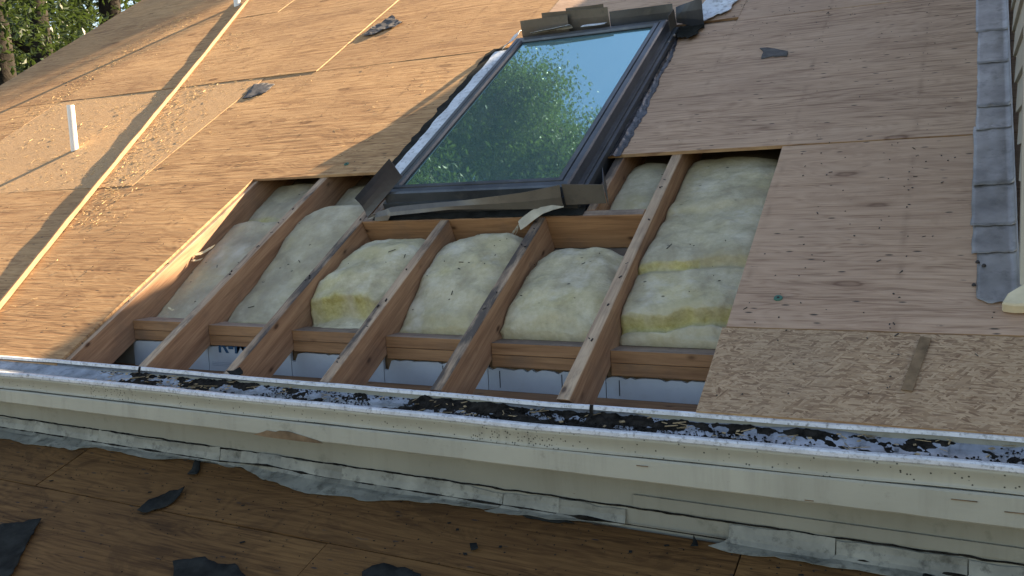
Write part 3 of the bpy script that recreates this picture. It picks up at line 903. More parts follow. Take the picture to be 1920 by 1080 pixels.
# black underlay strip between skylight and header
rows = [[L(x, u, 0.004 + 0.006 * fbm(x * 12, u * 20, 0, 1, 3) + 0.02 * (u - 0.90)) for x in [0.50 + 0.03 * q for q in range(31)]] for u in (0.905, 0.92, 0.94, 0.958)]
sheet('underlay_strip', 'felt', rows, sk, 0.002)
# head flashing: upright bent pieces above the top rail
def plate(name, mat, x0, x1, u, n0a, n0b, n1a, n1b, lean=0.02, thick=0.0014):
    rows = []
    for f in (0, .33, .66, 1):
        row = []
        for q in range(6):
            g_ = q / 5
            n = (n0a + (n0b - n0a) * g_) * (1 - f) + (n1a + (n1b - n1a) * g_) * f
            row.append(L(x0 + (x1 - x0) * g_, u + lean * f * f + 0.003 * math.sin(g_ * 5 + f), n))
        rows.append(row)
    return sheet(name, mat, rows, sk, thick)
plate('head_flashing', 'brown_metal', 0.575, 0.835, 2.448, 0.050, 0.050, 0.158, 0.160)
plate('head_flashing', 'brown_metal', 0.690, 1.040, 2.470, 0.050, 0.050, 0.176, 0.162)
plate('head_flashing', 'brown_metal', 0.810, 1.010, 2.500, 0.050, 0.050, 0.172, 0.170)
plate('head_flashing', 'frame_metal', 1.045, 1.360, 2.462, 0.040, 0.040, 0.140, 0.140)
plate('bent_tab', 'membrane', 0.640, 0.860, 2.440, 0.094, 0.100, 0.112, 0.130, -0.03)
plate('bent_tab', 'membrane', 0.915, 1.040, 2.442, 0.104, 0.104, 0.112, 0.114, -0.04)
rows = [[L(x, u, 0.056 - 0.002 * (u - 2.42) * 10) for x in [0.56 + 0.08 * q for q in range(11)]] for u in (2.415, 2.44, 2.47)]
sheet('head_gutter', 'frame_metal', rows, sk)
# upper right corner: upright plate standing off the frame
plate('corner_plate', 'blue_metal', 1.372, 1.500, 2.455, 0.055, 0.006, 0.118, 0.150, 0.03)
rows = [[L(1.366 + 0.002 * b, 2.36 + 0.03 * b, 0.04 + 0.085 * a) for b in range(4)] for a in (0, .5, 1)]
sheet('corner_plate', 'brown_metal', rows, sk)
# upper left corner wrap
rows = [[L(0.43 + 0.022 * b, 2.475 - 0.008 * b + 0.035 * a, 0.020 + 0.014 * b + 0.006 * math.sin(a * 2 + b)) for b in range(7)] for a in range(4)]
sheet('corner_wrap', 'membrane', rows, sk, 0.002)
# side membrane, left: white strip rising onto the curb
rows = []
for q in range(28):
    u = 1.18 + (2.46 - 1.18) * q / 27
    e = 0.395 + 0.018 * fbm(u * 6, 3.0, 0, 1, 3)
    rows.append([L(e, u, 0.016), L(e + 0.06, u, 0.018), L(0.515, u, 0.024), L(0.541, u, 0.048)])
sheet('side_membrane', 'membrane', rows, sk, 0.002)
rows = []
for q in range(40):
    u = 1.28 + (2.50 - 1.28) * q / 39
    e = 0.352 + 0.022 * fbm(u * 11, 8.0, 0, 1, 4)
    rows.append([L(e, u, 0.0150 + 0.003 * rnd.random()), L(0.41, u, 0.0146), L(0.50, u, 0.0146)])
sheet('torn_felt_edge', 'felt', rows, sk, 0.0016)
# right: shiny tar membrane with a ragged outer edge and a wrinkle
rows = []
for q in range(60):
    u = 1.286 + (2.42 - 1.286) * q / 59
    e = 1.440 - 0.045 * max(0, (u - 1.6)) + 0.020 * fbm(u * 4.3, 5.37, 0.61, 1, 5) + 0.007 * (rnd.random() - .5)
    row = []
    for j in range(9):
        f = j / 8
        x = e + (1.374 - e) * f
        row.append(L(x, u, 0.0168 + 0.010 * math.exp(-((f - 0.55) / 0.12) ** 2) * (0.7 + 0.9 * fbm(u * 7.7, 1.3, 0.7, 1, 4)) + 0.022 * max(0, f - 0.75) + 0.0018 * fbm(x * 60, u * 40, 0, 1, 3)))
    rows.append(row)
sheet('side_membrane', 'tar', rows, sk, 0.0016)
for (x, u) in ((1.392, 2.33), (1.384, 2.26)):
    mb = MB(); mb.tube([L(x - .012, u, 0.04), L(x, u, 0.045), L(x + .004, u, 0.046)], [0.006, 0.007, 0.005], 8)
    mb.build('screw', 'flash_grey', sk, True)

# torn white membrane beyond the upper right corner
def scrap(name, mat, poly, label, cat, base=0.0150, h=0.002, curl=0.0, group=None, sub=True, place=None, amp=0.002):
    cx = sum(p[0] for p in poly) / len(poly); cy = sum(p[1] for p in poly) / len(poly)
    # refine outline with small tears
    pts = []
    r2 = random.Random(hash((round(cx, 3), round(cy, 3))) & 0xffff)
    for (a, b), (c, d) in zip(poly, poly[1:] + poly[:1]):
        ln = math.hypot(c - a, d - b); m_ = max(1, int(ln / 0.018))
        for q in range(m_):
            f = q / m_
            jx = 0 if q == 0 else (r2.random() - .5) * 0.008
            jy = 0 if q == 0 else (r2.random() - .5) * 0.008
            pts.append((a + (c - a) * f + jx - cx, b + (d - b) * f + jy - cy))
    bm_ = bmesh.new()
    vs = [bm_.verts.new((x, y, 0)) for x, y in pts]
    f0 = bm_.faces.new(vs)
    bmesh.ops.triangulate(bm_, faces=[f0])
    for _ in range(2):
        bmesh.ops.subdivide_edges(bm_, edges=[e for e in bm_.edges if e.calc_length() > 0.02], cuts=1, use_grid_fill=False)
        bmesh.ops.triangulate(bm_, faces=bm_.faces[:])
    R_ = max(math.hypot(*p) for p in pts)
    for v_ in bm_.verts:
        d = math.hypot(v_.co.x, v_.co.y) / R_
        v_.co.z = curl * d * d + amp * (1 + fbm(v_.co.x * 30 + cx, v_.co.y * 30 + cy, 0, 1, 3))
    bm_.normal_update()
    if sum(f.normal.z for f in bm_.faces) < 0:
        bmesh.ops.reverse_faces(bm_, faces=bm_.faces[:])
    me = bpy.data.meshes.new(name); bm_.to_mesh(me); bm_.free()
    me.materials.append(M[mat]); me.polygons.foreach_set('use_smooth', [amp < 0.005] * len(me.polygons))
    if place is None:
        o = link(name, me, None, W(cx, cy, base), ROOF_ROT)
    else:
        loc, rot = place(cx, cy, base); o = link(name, me, None, loc, rot)
    solid(o, h)
    tag(o, label, cat, group)
    return o

scrap('membrane_scrap', 'membrane', [(1.42, 2.70), (1.44, 2.79), (1.47, 2.765), (1.53, 2.81), (1.565, 2.785), (1.615, 2.80), (1.605, 2.72), (1.585, 2.69), (1.59, 2.62), (1.55, 2.575), (1.535, 2.585), (1.50, 2.51), (1.455, 2.49), (1.46, 2.56), (1.435, 2.60)],
      'torn white membrane scrap curling off the upper right skylight corner', 'membrane', 0.018, 0.002, 0.012, amp=0.003)
scrap('felt_scrap', 'felt', [(1.38, 2.44), (1.42, 2.47), (1.46, 2.46), (1.475, 2.50), (1.505, 2.44), (1.48, 2.40), (1.50, 2.36), (1.455, 2.30), (1.44, 2.34), (1.41, 2.31), (1.39, 2.36)],
      'crumpled black felt below the torn white membrane', 'felt', 0.017, 0.003, 0.015, amp=0.008)
scrap('felt_scrap', 'felt_grey', [(-1.157, 2.209), (-1.214, 2.403), (-1.14, 2.409), (-1.024, 2.366), (-1.024, 2.265), (-1.098, 2.212)],
      'flat grey felt scrap on the sunlit plywood left of the shadow line', 'felt', 0.0150, 0.002, 0.0, 'felt scraps on the upper roof')
scrap('felt_scrap', 'felt_grey', [(-0.75, 2.968), (-0.74, 3.077), (-0.704, 3.172), (-0.681, 3.248), (-0.605, 3.16), (-0.518, 3.094), (-0.547, 3.031), (-0.623, 3.013), (-0.657, 2.959), (-0.707, 2.949)],
      'crumpled grey felt scrap on the seam above and left of the skylight', 'felt', 0.0150, 0.002, 0.004, 'felt scraps on the upper roof', amp=0.007)
scrap('felt_scrap', 'felt_grey', [(1.804, 2.15), (1.839, 2.147), (1.931, 2.088), (1.935, 2.037), (1.876, 2.05), (1.83, 2.04), (1.829, 2.097)],
      'small ragged grey felt scrap on shaded plywood right of the skylight', 'felt', 0.0150, 0.002, 0.0, 'felt scraps on the upper roof')
scrap('felt_tab', 'felt', [(0.432, 0.005), (0.470, 0.03), (0.510, -0.005), (0.47, -0.01)], 'pointed black felt tab behind the gutter beside a rafter tail', 'felt', 0.004, 0.003, 0.01)

# loose tape hanging from the apron, fringed end
tp = roof_thing('tape_strip', 1.17, 0.90)
tag(tp, 'dusty cream tape strip hanging from the skylight apron with frayed end', 'tape')
path = [(1.338, 0.905, 0.050), (1.30, 0.892, 0.052), (1.26, 0.885, 0.044), (1.22, 0.878, 0.024), (1.185, 0.874, 0.002), (1.160, 0.872, -0.014)]
rows = []
for (x, u, n), wd in zip(path, (0.012, 0.016, 0.019, 0.021, 0.022, 0.020)):
    rows.append([(x - 1.17 - wd * 0.55, u - 0.90 + wd, n + wd * .3), (x - 1.17, u - 0.90, n + 0.002), (x - 1.17 + wd * 0.55, u - 0.90 - wd, n - wd * .3)])
sheet('strip', 'tape', rows, tp, 0.0015)
mb = MB()
r2 = random.Random(4)
for q in range(7):
    p = Vector((1.158 - 1.17 + (r2.random() - .5) * .02, 0.872 - .90 + (r2.random() - .5) * .02, -0.014))
    pts = [p]
    for _ in range(4):
        p = p + Vector((-0.006 - 0.006 * r2.random(), (r2.random() - .5) * .010, -0.007 - .005 * r2.random())); pts.append(p)
    mb.tube(pts, [0.0013] * 5, 4)
mb.build('frayed_end', 'tape', tp)

# ------------------------------------------------------------------ vent pipes and loose strip
def vent(x, u, h, r, label):
    root = link('vent_pipe', None, None, W(x, u, 0.012))
    tag(root, label, 'vent pipe', 'white vent pipes through the roof')
    m = MB(); seg = 18
    outer = [(r * math.cos(t_ * math.tau / seg), r * math.sin(t_ * math.tau / seg)) for t_ in range(seg)]
    inner = [(p[0] * 0.84, p[1] * 0.84) for p in outer]
    vs = [(x_, y_, -0.15) for x_, y_ in outer] + [(x_, y_, h) for x_, y_ in outer] + [(x_, y_, h) for x_, y_ in inner] + [(x_, y_, h - 0.12) for x_, y_ in inner]
    fs = []
    for q in range(seg):
        q2 = (q + 1) % seg
        fs += [(q, q2, seg + q2, seg + q), (seg + q, seg + q2, 2 * seg + q2, 2 * seg + q), (2 * seg + q, 2 * seg + q2, 3 * seg + q2, 3 * seg + q)]
    m.add(vs, fs)
    o = m.build('tube', 'pvc', root)
    m = MB(); m.tube([(0, 0, -0.01 + 0.0 * q) for q in (0,)] + [(0, 0, 0.004)], [r * 1.25, r * 1.1], 14); m.build('sealant_ring', 'bare_wood', root, rot=(PITCH, 0, 0))
    return root
vent(-2.107, 1.735, 0.262, 0.021, 'short white vent pipe standing on the sunlit left plywood')
vent(-2.60, 4.05, 0.55, 0.026, 'white vent pipe at the top of the roof beside the wooden strip')

st = roof_thing('wood_strip', -1.80, 2.2, 0.0165)
tag(st, 'long thin pale wooden strip lying diagonally across the left plywood', 'wood strip')
A = Vector((-0.955, 0.0)); B = Vector((-2.60, 4.30))
d = (B - A).normalized(); pr = Vector((-d.y, d.x))
mb = MB()
nseg = 60; hw_, hh_ = 0.0055, 0.021
vs = []
for q in range(nseg + 1):
    f = q / nseg
    c = A.lerp(B, f) + pr * (0.006 * math.sin(f * 7.0) + 0.0022 * fbm(f * 30, 2, 0, 1, 3))
    top_ = hh_ + 0.0035 * fbm(f * 22, 7, 0, 1, 3)
    for s_, n in ((-1, 0), (1, 0), (1, top_), (-1, top_)):
        p = c + pr * hw_ * s_
        vs.append((p.x + 1.80, p.y - 2.2, n))
fs = [(a * 4 + q, a * 4 + (q + 1) % 4, (a + 1) * 4 + (q + 1) % 4, (a + 1) * 4 + q) for a in range(nseg) for q in range(4)] + [(3, 2, 1, 0), (nseg * 4, nseg * 4 + 1, nseg * 4 + 2, nseg * 4 + 3)]
mb.add(vs, fs)
mb.build('strip', 'strip', st)

# splinters on the left bay
for (x, u, n, l_, ang, lab) in ((-0.33, 0.78, -0.055, 0.10, 0.9, 'long torn wood splinter on the insulation of the leftmost bay'), (-0.33, 0.72, -0.060, 0.06, 0.3, 'short curled wood splinter below the long one in the leftmost bay'),
                                (-0.19, 0.385, -0.055, 0.05, -0.3, 'small wood splinter on the left top plate')):
    m = MB(); r2 = random.Random(int(x * 999 + u * 77))
    ca, sa = math.cos(ang), math.sin(ang)
    outl = [(-.5, 0.0), (-.3, .10), (-.05, .06), (.2, .13), (.5, .02), (.25, -.08), (0, -.05), (-.25, -.12)]
    m.prism([((p * ca - q * sa * 0.9) * l_, (p * sa + q * ca * 0.9) * l_) for p, q in outl], 0.0, 0.003, 0, lambda x_, y_: 0.25 * abs(x_) + 0.004 * r2.random())
    tag(m.build('wood_splinter', 'broken_wood', None, False, W(x, u, n), ROOF_ROT), lab, 'splinter', 'splinters on the framing')

for (x, u, lab) in ((2.15, 0.437, 'round green plastic cap nail on plywood above the strand board'), (0.102, 1.359, 'green plastic cap nail on the plywood edge left of the skylight flap')):
    root = roof_thing('cap_nail', x, u, 0.0145)
    tag(root, lab, 'cap nail', 'green cap nails')
    m = MB(); m.tube([(0, 0, 0), (0, 0, 0.003)], [0.0125, 0.011], 14); m.build('cap', 'green_cap', root)
    m = MB(); m.tube([(0, 0, 0.0031), (0, 0, 0.0045)], [0.004, 0.0035], 8); m.build('nail_head', 'nail', root)

# ------------------------------------------------------------------ dormer with lap siding, casting the long shadow
WX = 2.748
P1 = Vector((0.683, 3.094, 0.0)); P2 = Vector((-0.511, 0.069, 0.0))      # two points of its shadow line on the roof
def up_to_wall(P): return P + s_loc * ((WX - P.x) / s_loc.x)
Q1, Q2 = up_to_wall(P1), up_to_wall(P2)
k_ = (Q2.z - Q1.z) / (Q2.y - Q1.y)
def cheek_n(u): return Q1.z + k_ * (u - Q1.y)
UEND = Q1.y - Q1.z / k_
dorm = link('shed_dormer', None, None, (0, 0, 0), ROOF_ROT)
tag(dorm, 'beige lap sided dormer wall along the right edge of the roof', 'dormer')
DU0 = 0.46
def to_roof(y, z): return (y * CA + z * SA, -y * SA + z * CA)
y_front = W(0, DU0).y
# cheek core
m = MB()
poly = [(DU0, 0.02), (UEND, 0.0), (DU0 - 0.35, cheek_n(DU0 - 0.35)), ]
# front of the dormer is plumb
zf = cheek_n(DU0)
yt = y_front
# solve height where plumb front meets the top line
lo, hi = 0.0, 4.0
for _ in range(50):
    mid = (lo + hi) / 2
    u_, n_ = to_roof(yt, W(0, DU0).z + mid)
    if n_ < cheek_n(u_): lo = mid
    else: hi = mid
FT = to_roof(yt, W(0, DU0).z + lo)
a_, b_, c_ = (DU0, 0.014), (FT[0], FT[1]), (UEND, 0.0)
xA, xB = WX + 0.016, 6.0
vs = [(xA, *a_), (xA, *b_), (xA, *c_), (xB, *a_), (xB, *b_), (xB, *c_)]
m.add(vs, [(0, 1, 2), (5, 4, 3), (0, 3, 4, 1), (1, 4, 5, 2), (2, 5, 3, 0)])
m.build('wall_core', 'siding', dorm)
# lap boards on the cheek
EXP = 0.105
z0 = W(0, DU0).z
b = 0
zt_all = W(0, *FT).z if False else (FT[0] * SA + FT[1] * CA)
tanr = math.tan(PITCH)
# line of the dormer top in world y,z
ty0, tz0 = FT[0] * CA - FT[1] * SA, FT[0] * SA + FT[1] * CA
ey, ez = UEND * CA, UEND * SA
ts = (ez - tz0) / (ey - ty0)
zz = z0 - 0.02
zend = ez
while zz < zend:
    zlo, zhi = zz, zz + EXP + 0.012
    # right end on the roof line (kept 5 cm above it), left end at the plumb front or the top line
    def y_roof(z): return (z - 0.055) / tanr
    def y_top(z): return max(y_front + 0.055, ty0 + (z - tz0) / ts) if z > tz0 else y_front + 0.055
    yl0, yl1 = y_top(zlo), y_top(zhi)
    yr0, yr1 = y_roof(zlo), y_roof(zhi)
    if yr1 - yl1 > 0.05 and yr0 > yl0:
        m = MB()
        def P(x, y, z): u_, n_ = to_roof(y, z); return (x, u_, n_)
        vs = [P(WX, yl0, zlo), P(WX, yr0, zlo), P(WX + 0.011, yr1, zhi), P(WX + 0.011, yl1, zhi),
              P(WX + 0.0155, yl0, zlo), P(WX + 0.0155, yr0, zlo), P(WX + 0.0155, yr1, zhi), P(WX + 0.0155, yl1, zhi)]
        m.add(vs, [(0, 3, 2, 1), (4, 5, 6, 7), (0, 1, 5, 4), (1, 2, 6, 5), (2, 3, 7, 6), (3, 0, 4, 7)])
        m.build('siding_board', 'siding', dorm)
    zz += EXP
# corner board and rake trim
m = MB()
vs = []
for y, z in ((y_front - 0.02, z0 + 0.03), (y_front + 0.054, z0 + 0.075), (y_front + 0.054, tz0), (y_front - 0.02, tz0)):
    u_, n_ = to_roof(y, z)
    vs += [(WX - 0.008, u_, n_), (WX + 0.05, u_, n_)]
m.add(vs, [(0, 2, 4, 6), (7, 5, 3, 1), (0, 1, 3, 2), (2, 3, 5, 4), (4, 5, 7, 6), (6, 7, 1, 0)])
m.build('corner_board', 'siding', dorm)

# flashing pieces laid along the dormer wall
fl = link('wall_flashing', None, None, W(2.68, 0.45), ROOF_ROT)
tag(fl, 'dented grey sheet metal flashing lying along the dormer wall', 'flashing')
u = 0.43
piece = 0
r2 = random.Random(8)
while u < 4.6:
    ln = r2.choice([0.16, 0.22, 0.30, 0.34]) + 0.05 * r2.random()
    e0 = 2.628 + 0.010 * r2.random() + (0.012 if piece == 0 else 0)
    skew = (r2.random() - 0.5) * 0.02
    rows = []
    for q in range(15):
        f = q / 14
        uu = u + ln * f
        row = []
        for j in range(12):
            g_ = j / 11
            x = e0 + (2.7375 - e0) * g_ + 0.003 * fbm(uu * 21, piece + 0.3, 0.7, 1, 3) * (1 - g_)
            cut = skew * g_ * (1 - f)
            if q == 0: cut += 0.006 * fbm(x * 40, piece + .3, .2, 1, 3)
            if piece == 0 and q < 3: cut += (0.04 * abs(g_ - 0.35) - 0.012 * g_) * (1 - q / 3)
            n = 0.0156 + 0.0035 * (1 - f) ** 5 + 0.0026 * max(-0.1, fbm(x * 9 + piece * 3.7, uu * 8, 0.4, 1, 2)) + 0.0040 * max(0, 0.22 - abs(fbm(x * 7 + piece, uu * 12, 0.9, 1, 2)))
            if j == 11: n += 0.004
            row.append((x - 2.68, uu + cut - 0.45, max(n, 0.0148)))
        row.append((2.7405 - 2.68, uu - 0.45, 0.050 + 0.006 * fbm(uu * 9, piece, .3, 1, 2)))
        rows.append(row)
    m = sheet('flashing_piece', 'flash_grey', rows, fl, 0.0008, True)
    if piece == 0: first_piece = m
    u += ln - 0.03
    piece += 1
for x, u in ((2.637, 0.50), (2.645, 0.60), (2.66, 0.585)):
    m = MB(); m.tube([(x - 2.68, u - 0.45, 0.018), (x - 2.68, u - 0.45, 0.0225)], [0.006, 0.004], 8); m.build('nail_head', 'nail', first_piece)
# broken end of the corner board
m = MB()
poly = [(-0.036, -0.042), (-0.01, -0.050), (0.040, -0.054), (0.042, 0.034), (0.018, 0.040), (0.008, 0.028), (-0.022, 0.0)]
m.prism(poly, 0.0, 0.030, 0, lambda x, y: 0.10 * max(0, x + 0.02) + 0.06 * max(0, y))
o = m.build('broken_board', 'broken_wood', None, False, W(2.735, 0.435, 0.016), ROOF_ROT)
tag(bevel(o, 0.004), 'cream broken board end lying at the foot of the dormer corner', 'broken board')

# ------------------------------------------------------------------ gutter and eave trim
GX = [-4.35 + 0.05 * q for q in range(160)]
def gdrop(x): return -0.006 * math.sin((x - 0.2) * 1.1) - 0.004 * (x - 0.6)
gut = link('gutter', None, None, (0, 0, 0))
tag(gut, 'cream metal eave gutter with worn white lip, full of black grit', 'gutter')
def gfn(x, y, z, i):
    w_ = 0.0042 * fbm(x * 1.9, 1.37, 0.4, 1, 4)
    return (x, y + w_, z + gdrop(x) + 0.6 * w_)
m = MB(); m.extrude_x([(-0.020, 0.004), (-0.0225, -0.018), (-0.112, -0.044), (-0.119, -0.040)], GX, 0, gfn)
solid(m.build('trough', 'trough', gut, True), 0.0012)
m = MB(); m.extrude_x([(-0.1195, -0.040), (-0.1195, -0.0285), (-0.123, -0.0255), (-0.1355, -0.0255), (-0.139, -0.029), (-0.139, -0.037), (-0.136, -0.040)], GX, 0, gfn)
solid(m.build('front_lip', 'lip', gut), 0.0012)
m = MB(); m.extrude_x([(-0.1355, -0.0405), (-0.1345, -0.048), (-0.130, -0.058), (-0.1275, -0.078), (-0.1300, -0.0855), (-0.1325, -0.0865)], GX, 0, gfn)
solid(m.build('front_face', 'cream_metal', gut, True), 0.0012)
m = MB(); m.extrude_x([(-0.0160, 0.0045), (-0.0190, 0.0065), (-0.0265, 0.0045), (-0.0275, -0.004)], GX, 0, gfn)
solid(m.build('back_lip', 'lip', gut), 0.0012)
for x in (0.045, 1.735):
    m = MB(); m.extrude_x([(-0.0255, 0.0085), (-0.0305, -0.004), (-0.0295, -0.016), (-0.108, -0.038), (-0.1165, -0.035)], [x, x + 0.005, x + 0.010], 0, gfn)
    solid(m.build('joint_band', 'soil', gut), 0.0012)

# grit heaped in the trough
deb = MB()
nxg = 900; nyg = 12
vs = []
for a in range(nxg + 1):
    x = -1.4 + (3.5 + 1.4) * a / nxg
    amount = -0.009 if x < 0.0 else (0.008 if x < 0.45 else (0.004 if x < 1.2 else (0.0075 if x < 2.0 else 0.0042)))
    for b in range(nyg + 1):
        y = -0.026 - 0.088 * b / nyg
        nz = fbm(x * 7, y * 16, 0, 1, 4) * 0.010 + fbm(x * 45, y * 60, 3.3, 1, 4) * 0.0055
        edge = 0.010 * (abs(b / nyg - 0.45) * 2) ** 2
        vs.append((x, y, -0.0245 - 0.29 * (-0.026 - y) + gdrop(x) + amount + nz + edge * 0.4))
W1 = nyg + 1
deb.add(vs, [(a * W1 + b, a * W1 + b + 1, (a + 1) * W1 + b + 1, (a + 1) * W1 + b) for a in range(nxg) for b in range(nyg)])
tag(deb.build('gutter_grit', 'soil', None, False), 'black shingle grit and rotten leaves heaped in the gutter', 'grit', None, 'stuff')
lf = MB(); r2 = random.Random(21)
for q in range(170):
    x = r2.choice([r2.uniform(-0.1, 0.5), r2.uniform(0.5, 3.2), r2.uniform(1.2, 3.2)])
    y = r2.uniform(-0.108, -0.03)
    rot = Matrix.Rotation(r2.uniform(0, 6.28), 3, 'Z') @ Matrix.Rotation(r2.uniform(-.5, .5), 3, 'X')
    l_, w_ = (r2.uniform(0.008, 0.026), r2.uniform(0.0008, 0.0018)) if r2.random() < 0.6 else (r2.uniform(0.004, 0.009), r2.uniform(0.002, 0.005))
    lf.box(-l_, l_, -w_, w_, -0.0006, 0.0006, 0, None, rot, Vector((x, y, -0.012 - 0.29 * (-0.026 - y) + gdrop(x) + r2.uniform(0, .005))))
tag(lf.build('gutter_leaf_litter', 'leaf_dry'), 'dry leaf bits and twigs scattered on the gutter grit', 'leaf litter', None, 'stuff')

gr_ = MB(); r2 = random.Random(22)
for q in range(5200):
    x = r2.uniform(-0.15, 3.3) if r2.random() < 0.8 else r2.gauss(1.5, 0.25)
    y = -0.028 - 0.086 * r2.random()
    if fbm(x * 3.1, y * 9, 0.6, 1, 3) < -0.12: continue
    s_ = r2.uniform(0.0008, 0.0026)
    gr_.box(-s_, s_, -s_ * .7, s_ * .7, 0, s_, 0, None, Matrix.Rotation(r2.uniform(0, 3), 3, 'Z'), Vector((x, y, -0.0172 - 0.29 * (-0.026 - y) + gdrop(x))))
tag(gr_.build('shingle_granules', 'soil'), 'loose black shingle granules on the gutter floor', 'granules', None, 'stuff')

# wooden fascia below the gutter and the recessed frieze
def fbot(x): return -0.128 - 0.0125 * (x + 0.6)
fas = link('fascia_board', None, None, (0, 0, 0))
tag(fas, 'cream painted fascia board under the gutter with a peeled brown patch', 'fascia')
def ffn(x, y, z, i):
    w_ = 0.0016 * fbm(x * 1.7, 4.0, 0, 1, 2)
    return (x, y + w_, z if i in (0, 1, 6) else z)
m = MB()
vs = []
prof_n = 5
for x in GX:
    w_ = 0.0014 * fbm(x * 1.7, 4.0, 0, 1, 2)
    chip = 0.0022 * max(0, fbm(x * 9, 2.0, 0, 1, 4))
    zb = fbot(x)
    for y, z in ((-0.024, -0.0895 + gdrop(x)), (-0.1335, -0.0895 + gdrop(x)), (-0.1370, -0.094 + gdrop(x)), (-0.1400, zb + 0.004 + chip), (-0.137, zb + chip), (-0.030, zb + 0.003)):
        vs.append((x, y + w_, z))
n = 6
m.add(vs, [(a * n + i, (a + 1) * n + i, (a + 1) * n + (i + 1) % n, a * n + (i + 1) % n) for a in range(len(GX) - 1) for i in range(n)])
fboard = m.build('board', 'trim_paint', fas)
m = MB()
poly = [(0.66, -0.012), (0.70, 0.000), (0.715, 0.006), (0.75, 0.004), (0.765, 0.009), (0.80, 0.010), (0.83, 0.005), (0.86, 0.000), (0.91, -0.008), (0.93, -0.016), (0.85, -0.0170), (0.72, -0.0155)]
vs = [(x, -0.1418 + 0.0014 * fbm(x * 1.7, 4.0, 0, 1, 2), -0.133 + z) for x, z in poly]
m.add(vs, [tuple(range(len(vs)))])
solid(m.build('peeled_patch', 'bare_wood', fboard), 0.0012)
for (x, z, l_) in ((1.90, -0.118, 0.03), (2.60, -0.120, 0.05), (2.70, -0.135, 0.04), (2.30, -0.158, 0.02)):
    m = MB(); m.box(x, x + l_, -0.1417, -0.1392, z, z + 0.0018); m.build('crack', 'bare_wood', fboard)

def lz(x): return -0.272 - 0.0195 * (x + 0.75)          # lower roof at the wall
fr = link('frieze_board', None, None, (0, 0, 0))
tag(fr, 'grey green painted board between the fascia and the lower roof', 'board')
m = MB()
vs = []
for x in GX:
    w_ = 0.0012 * fbm(x * 1.3, 9.0, 0, 1, 2)
    step = 0.0
    for y, z in ((-0.0225, -0.010), (-0.0255, -0.2), (-0.0255, lz(x) - 0.05), (-0.002, lz(x) - 0.05), (-0.002, -0.010)):
        vs.append((x, y + w_, z))
n = 5
m.add(vs, [(a * n + i, (a + 1) * n + i, (a + 1) * n + (i + 1) % n, a * n + (i + 1) % n) for a in range(len(GX) - 1) for i in range(n)])
m.build('board', 'frieze_paint', fr)
m = MB(); m.extrude_x([(-0.027, 0.0), (-0.034, 0.0), (-0.034, -0.03), (-0.027, -0.03)], GX[124:], 0, lambda x, y, z, i: (x, y, lz(x) + 0.090 + z))
m.build('lower_batten', 'frieze_paint', fr)

# ------------------------------------------------------------------ lower roof
SL = math.radians(17); TL = math.tan(SL)
def lowz(x, y): return lz(x) + (y + 0.03) * TL
TILT = math.atan(-0.0195)
low = link('lower_roof', None, None, (0, 0, 0))
tag(low, 'dark damp plywood of the lower roof below the eave', None, None, 'structure')
def low_sheet(x0, x1, y0, y1, lift=0.0, ph=0.0):
    m = MB()
    nx = max(2, int((x1 - x0) / 0.1)); ny = max(2, int((y1 - y0) / 0.1))
    T = 0.012
    vs = []
    for a in range(ny + 1):
        for b_ in range(nx + 1):
            x = x0 + (x1 - x0) * b_ / nx; y = y0 + (y1 - y0) * a / ny
            vs.append((x, y, lowz(x, y) + lift + 0.002 * fbm(x + ph, y, 0, 1.2, 2)))
    W1 = nx + 1
    m.add(vs, [(a * W1 + b_, a * W1 + b_ + 1, (a + 1) * W1 + b_ + 1, (a + 1) * W1 + b_) for a in range(ny) for b_ in range(nx)])
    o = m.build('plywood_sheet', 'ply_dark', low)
    s_ = o.modifiers.new('solidify', 'SOLIDIFY'); s_.thickness = T; s_.offset = -1
yb = [-0.035, -0.283, -1.50, -2.72, -4.0]
cuts = [[-4.3, -2.6, -0.2, 2.138, 4.6], [-4.3, -1.4, 1.04, 3.48, 4.6], [-4.3, -2.6, -0.2, 2.24, 4.6], [-4.3, -1.4, 1.04, 3.48, 4.6]]
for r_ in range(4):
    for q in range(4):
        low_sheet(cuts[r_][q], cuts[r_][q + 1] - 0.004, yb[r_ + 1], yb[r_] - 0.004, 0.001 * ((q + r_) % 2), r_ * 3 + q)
m = MB()
vs = [(x, y, lowz(x, y) - 0.03) for x, y in ((-4.2, -3.9), (4.5, -3.9), (4.5, 0.0), (-4.2, 0.0))]
m.add(vs, [(0, 1, 2, 3)]); m.build('deck_underlay', 'dark_board', low)
m = MB()
m.add([(-4.2, -3.6, -4.2), (4.5, -3.6, -4.2), (4.5, -3.6, lowz(0, -3.6) - 0.13), (-4.2, -3.6, lowz(0, -3.6) - 0.05)], [(0, 1, 2, 3)])
tag(m.build('porch_wall', 'siding'), kind='structure')

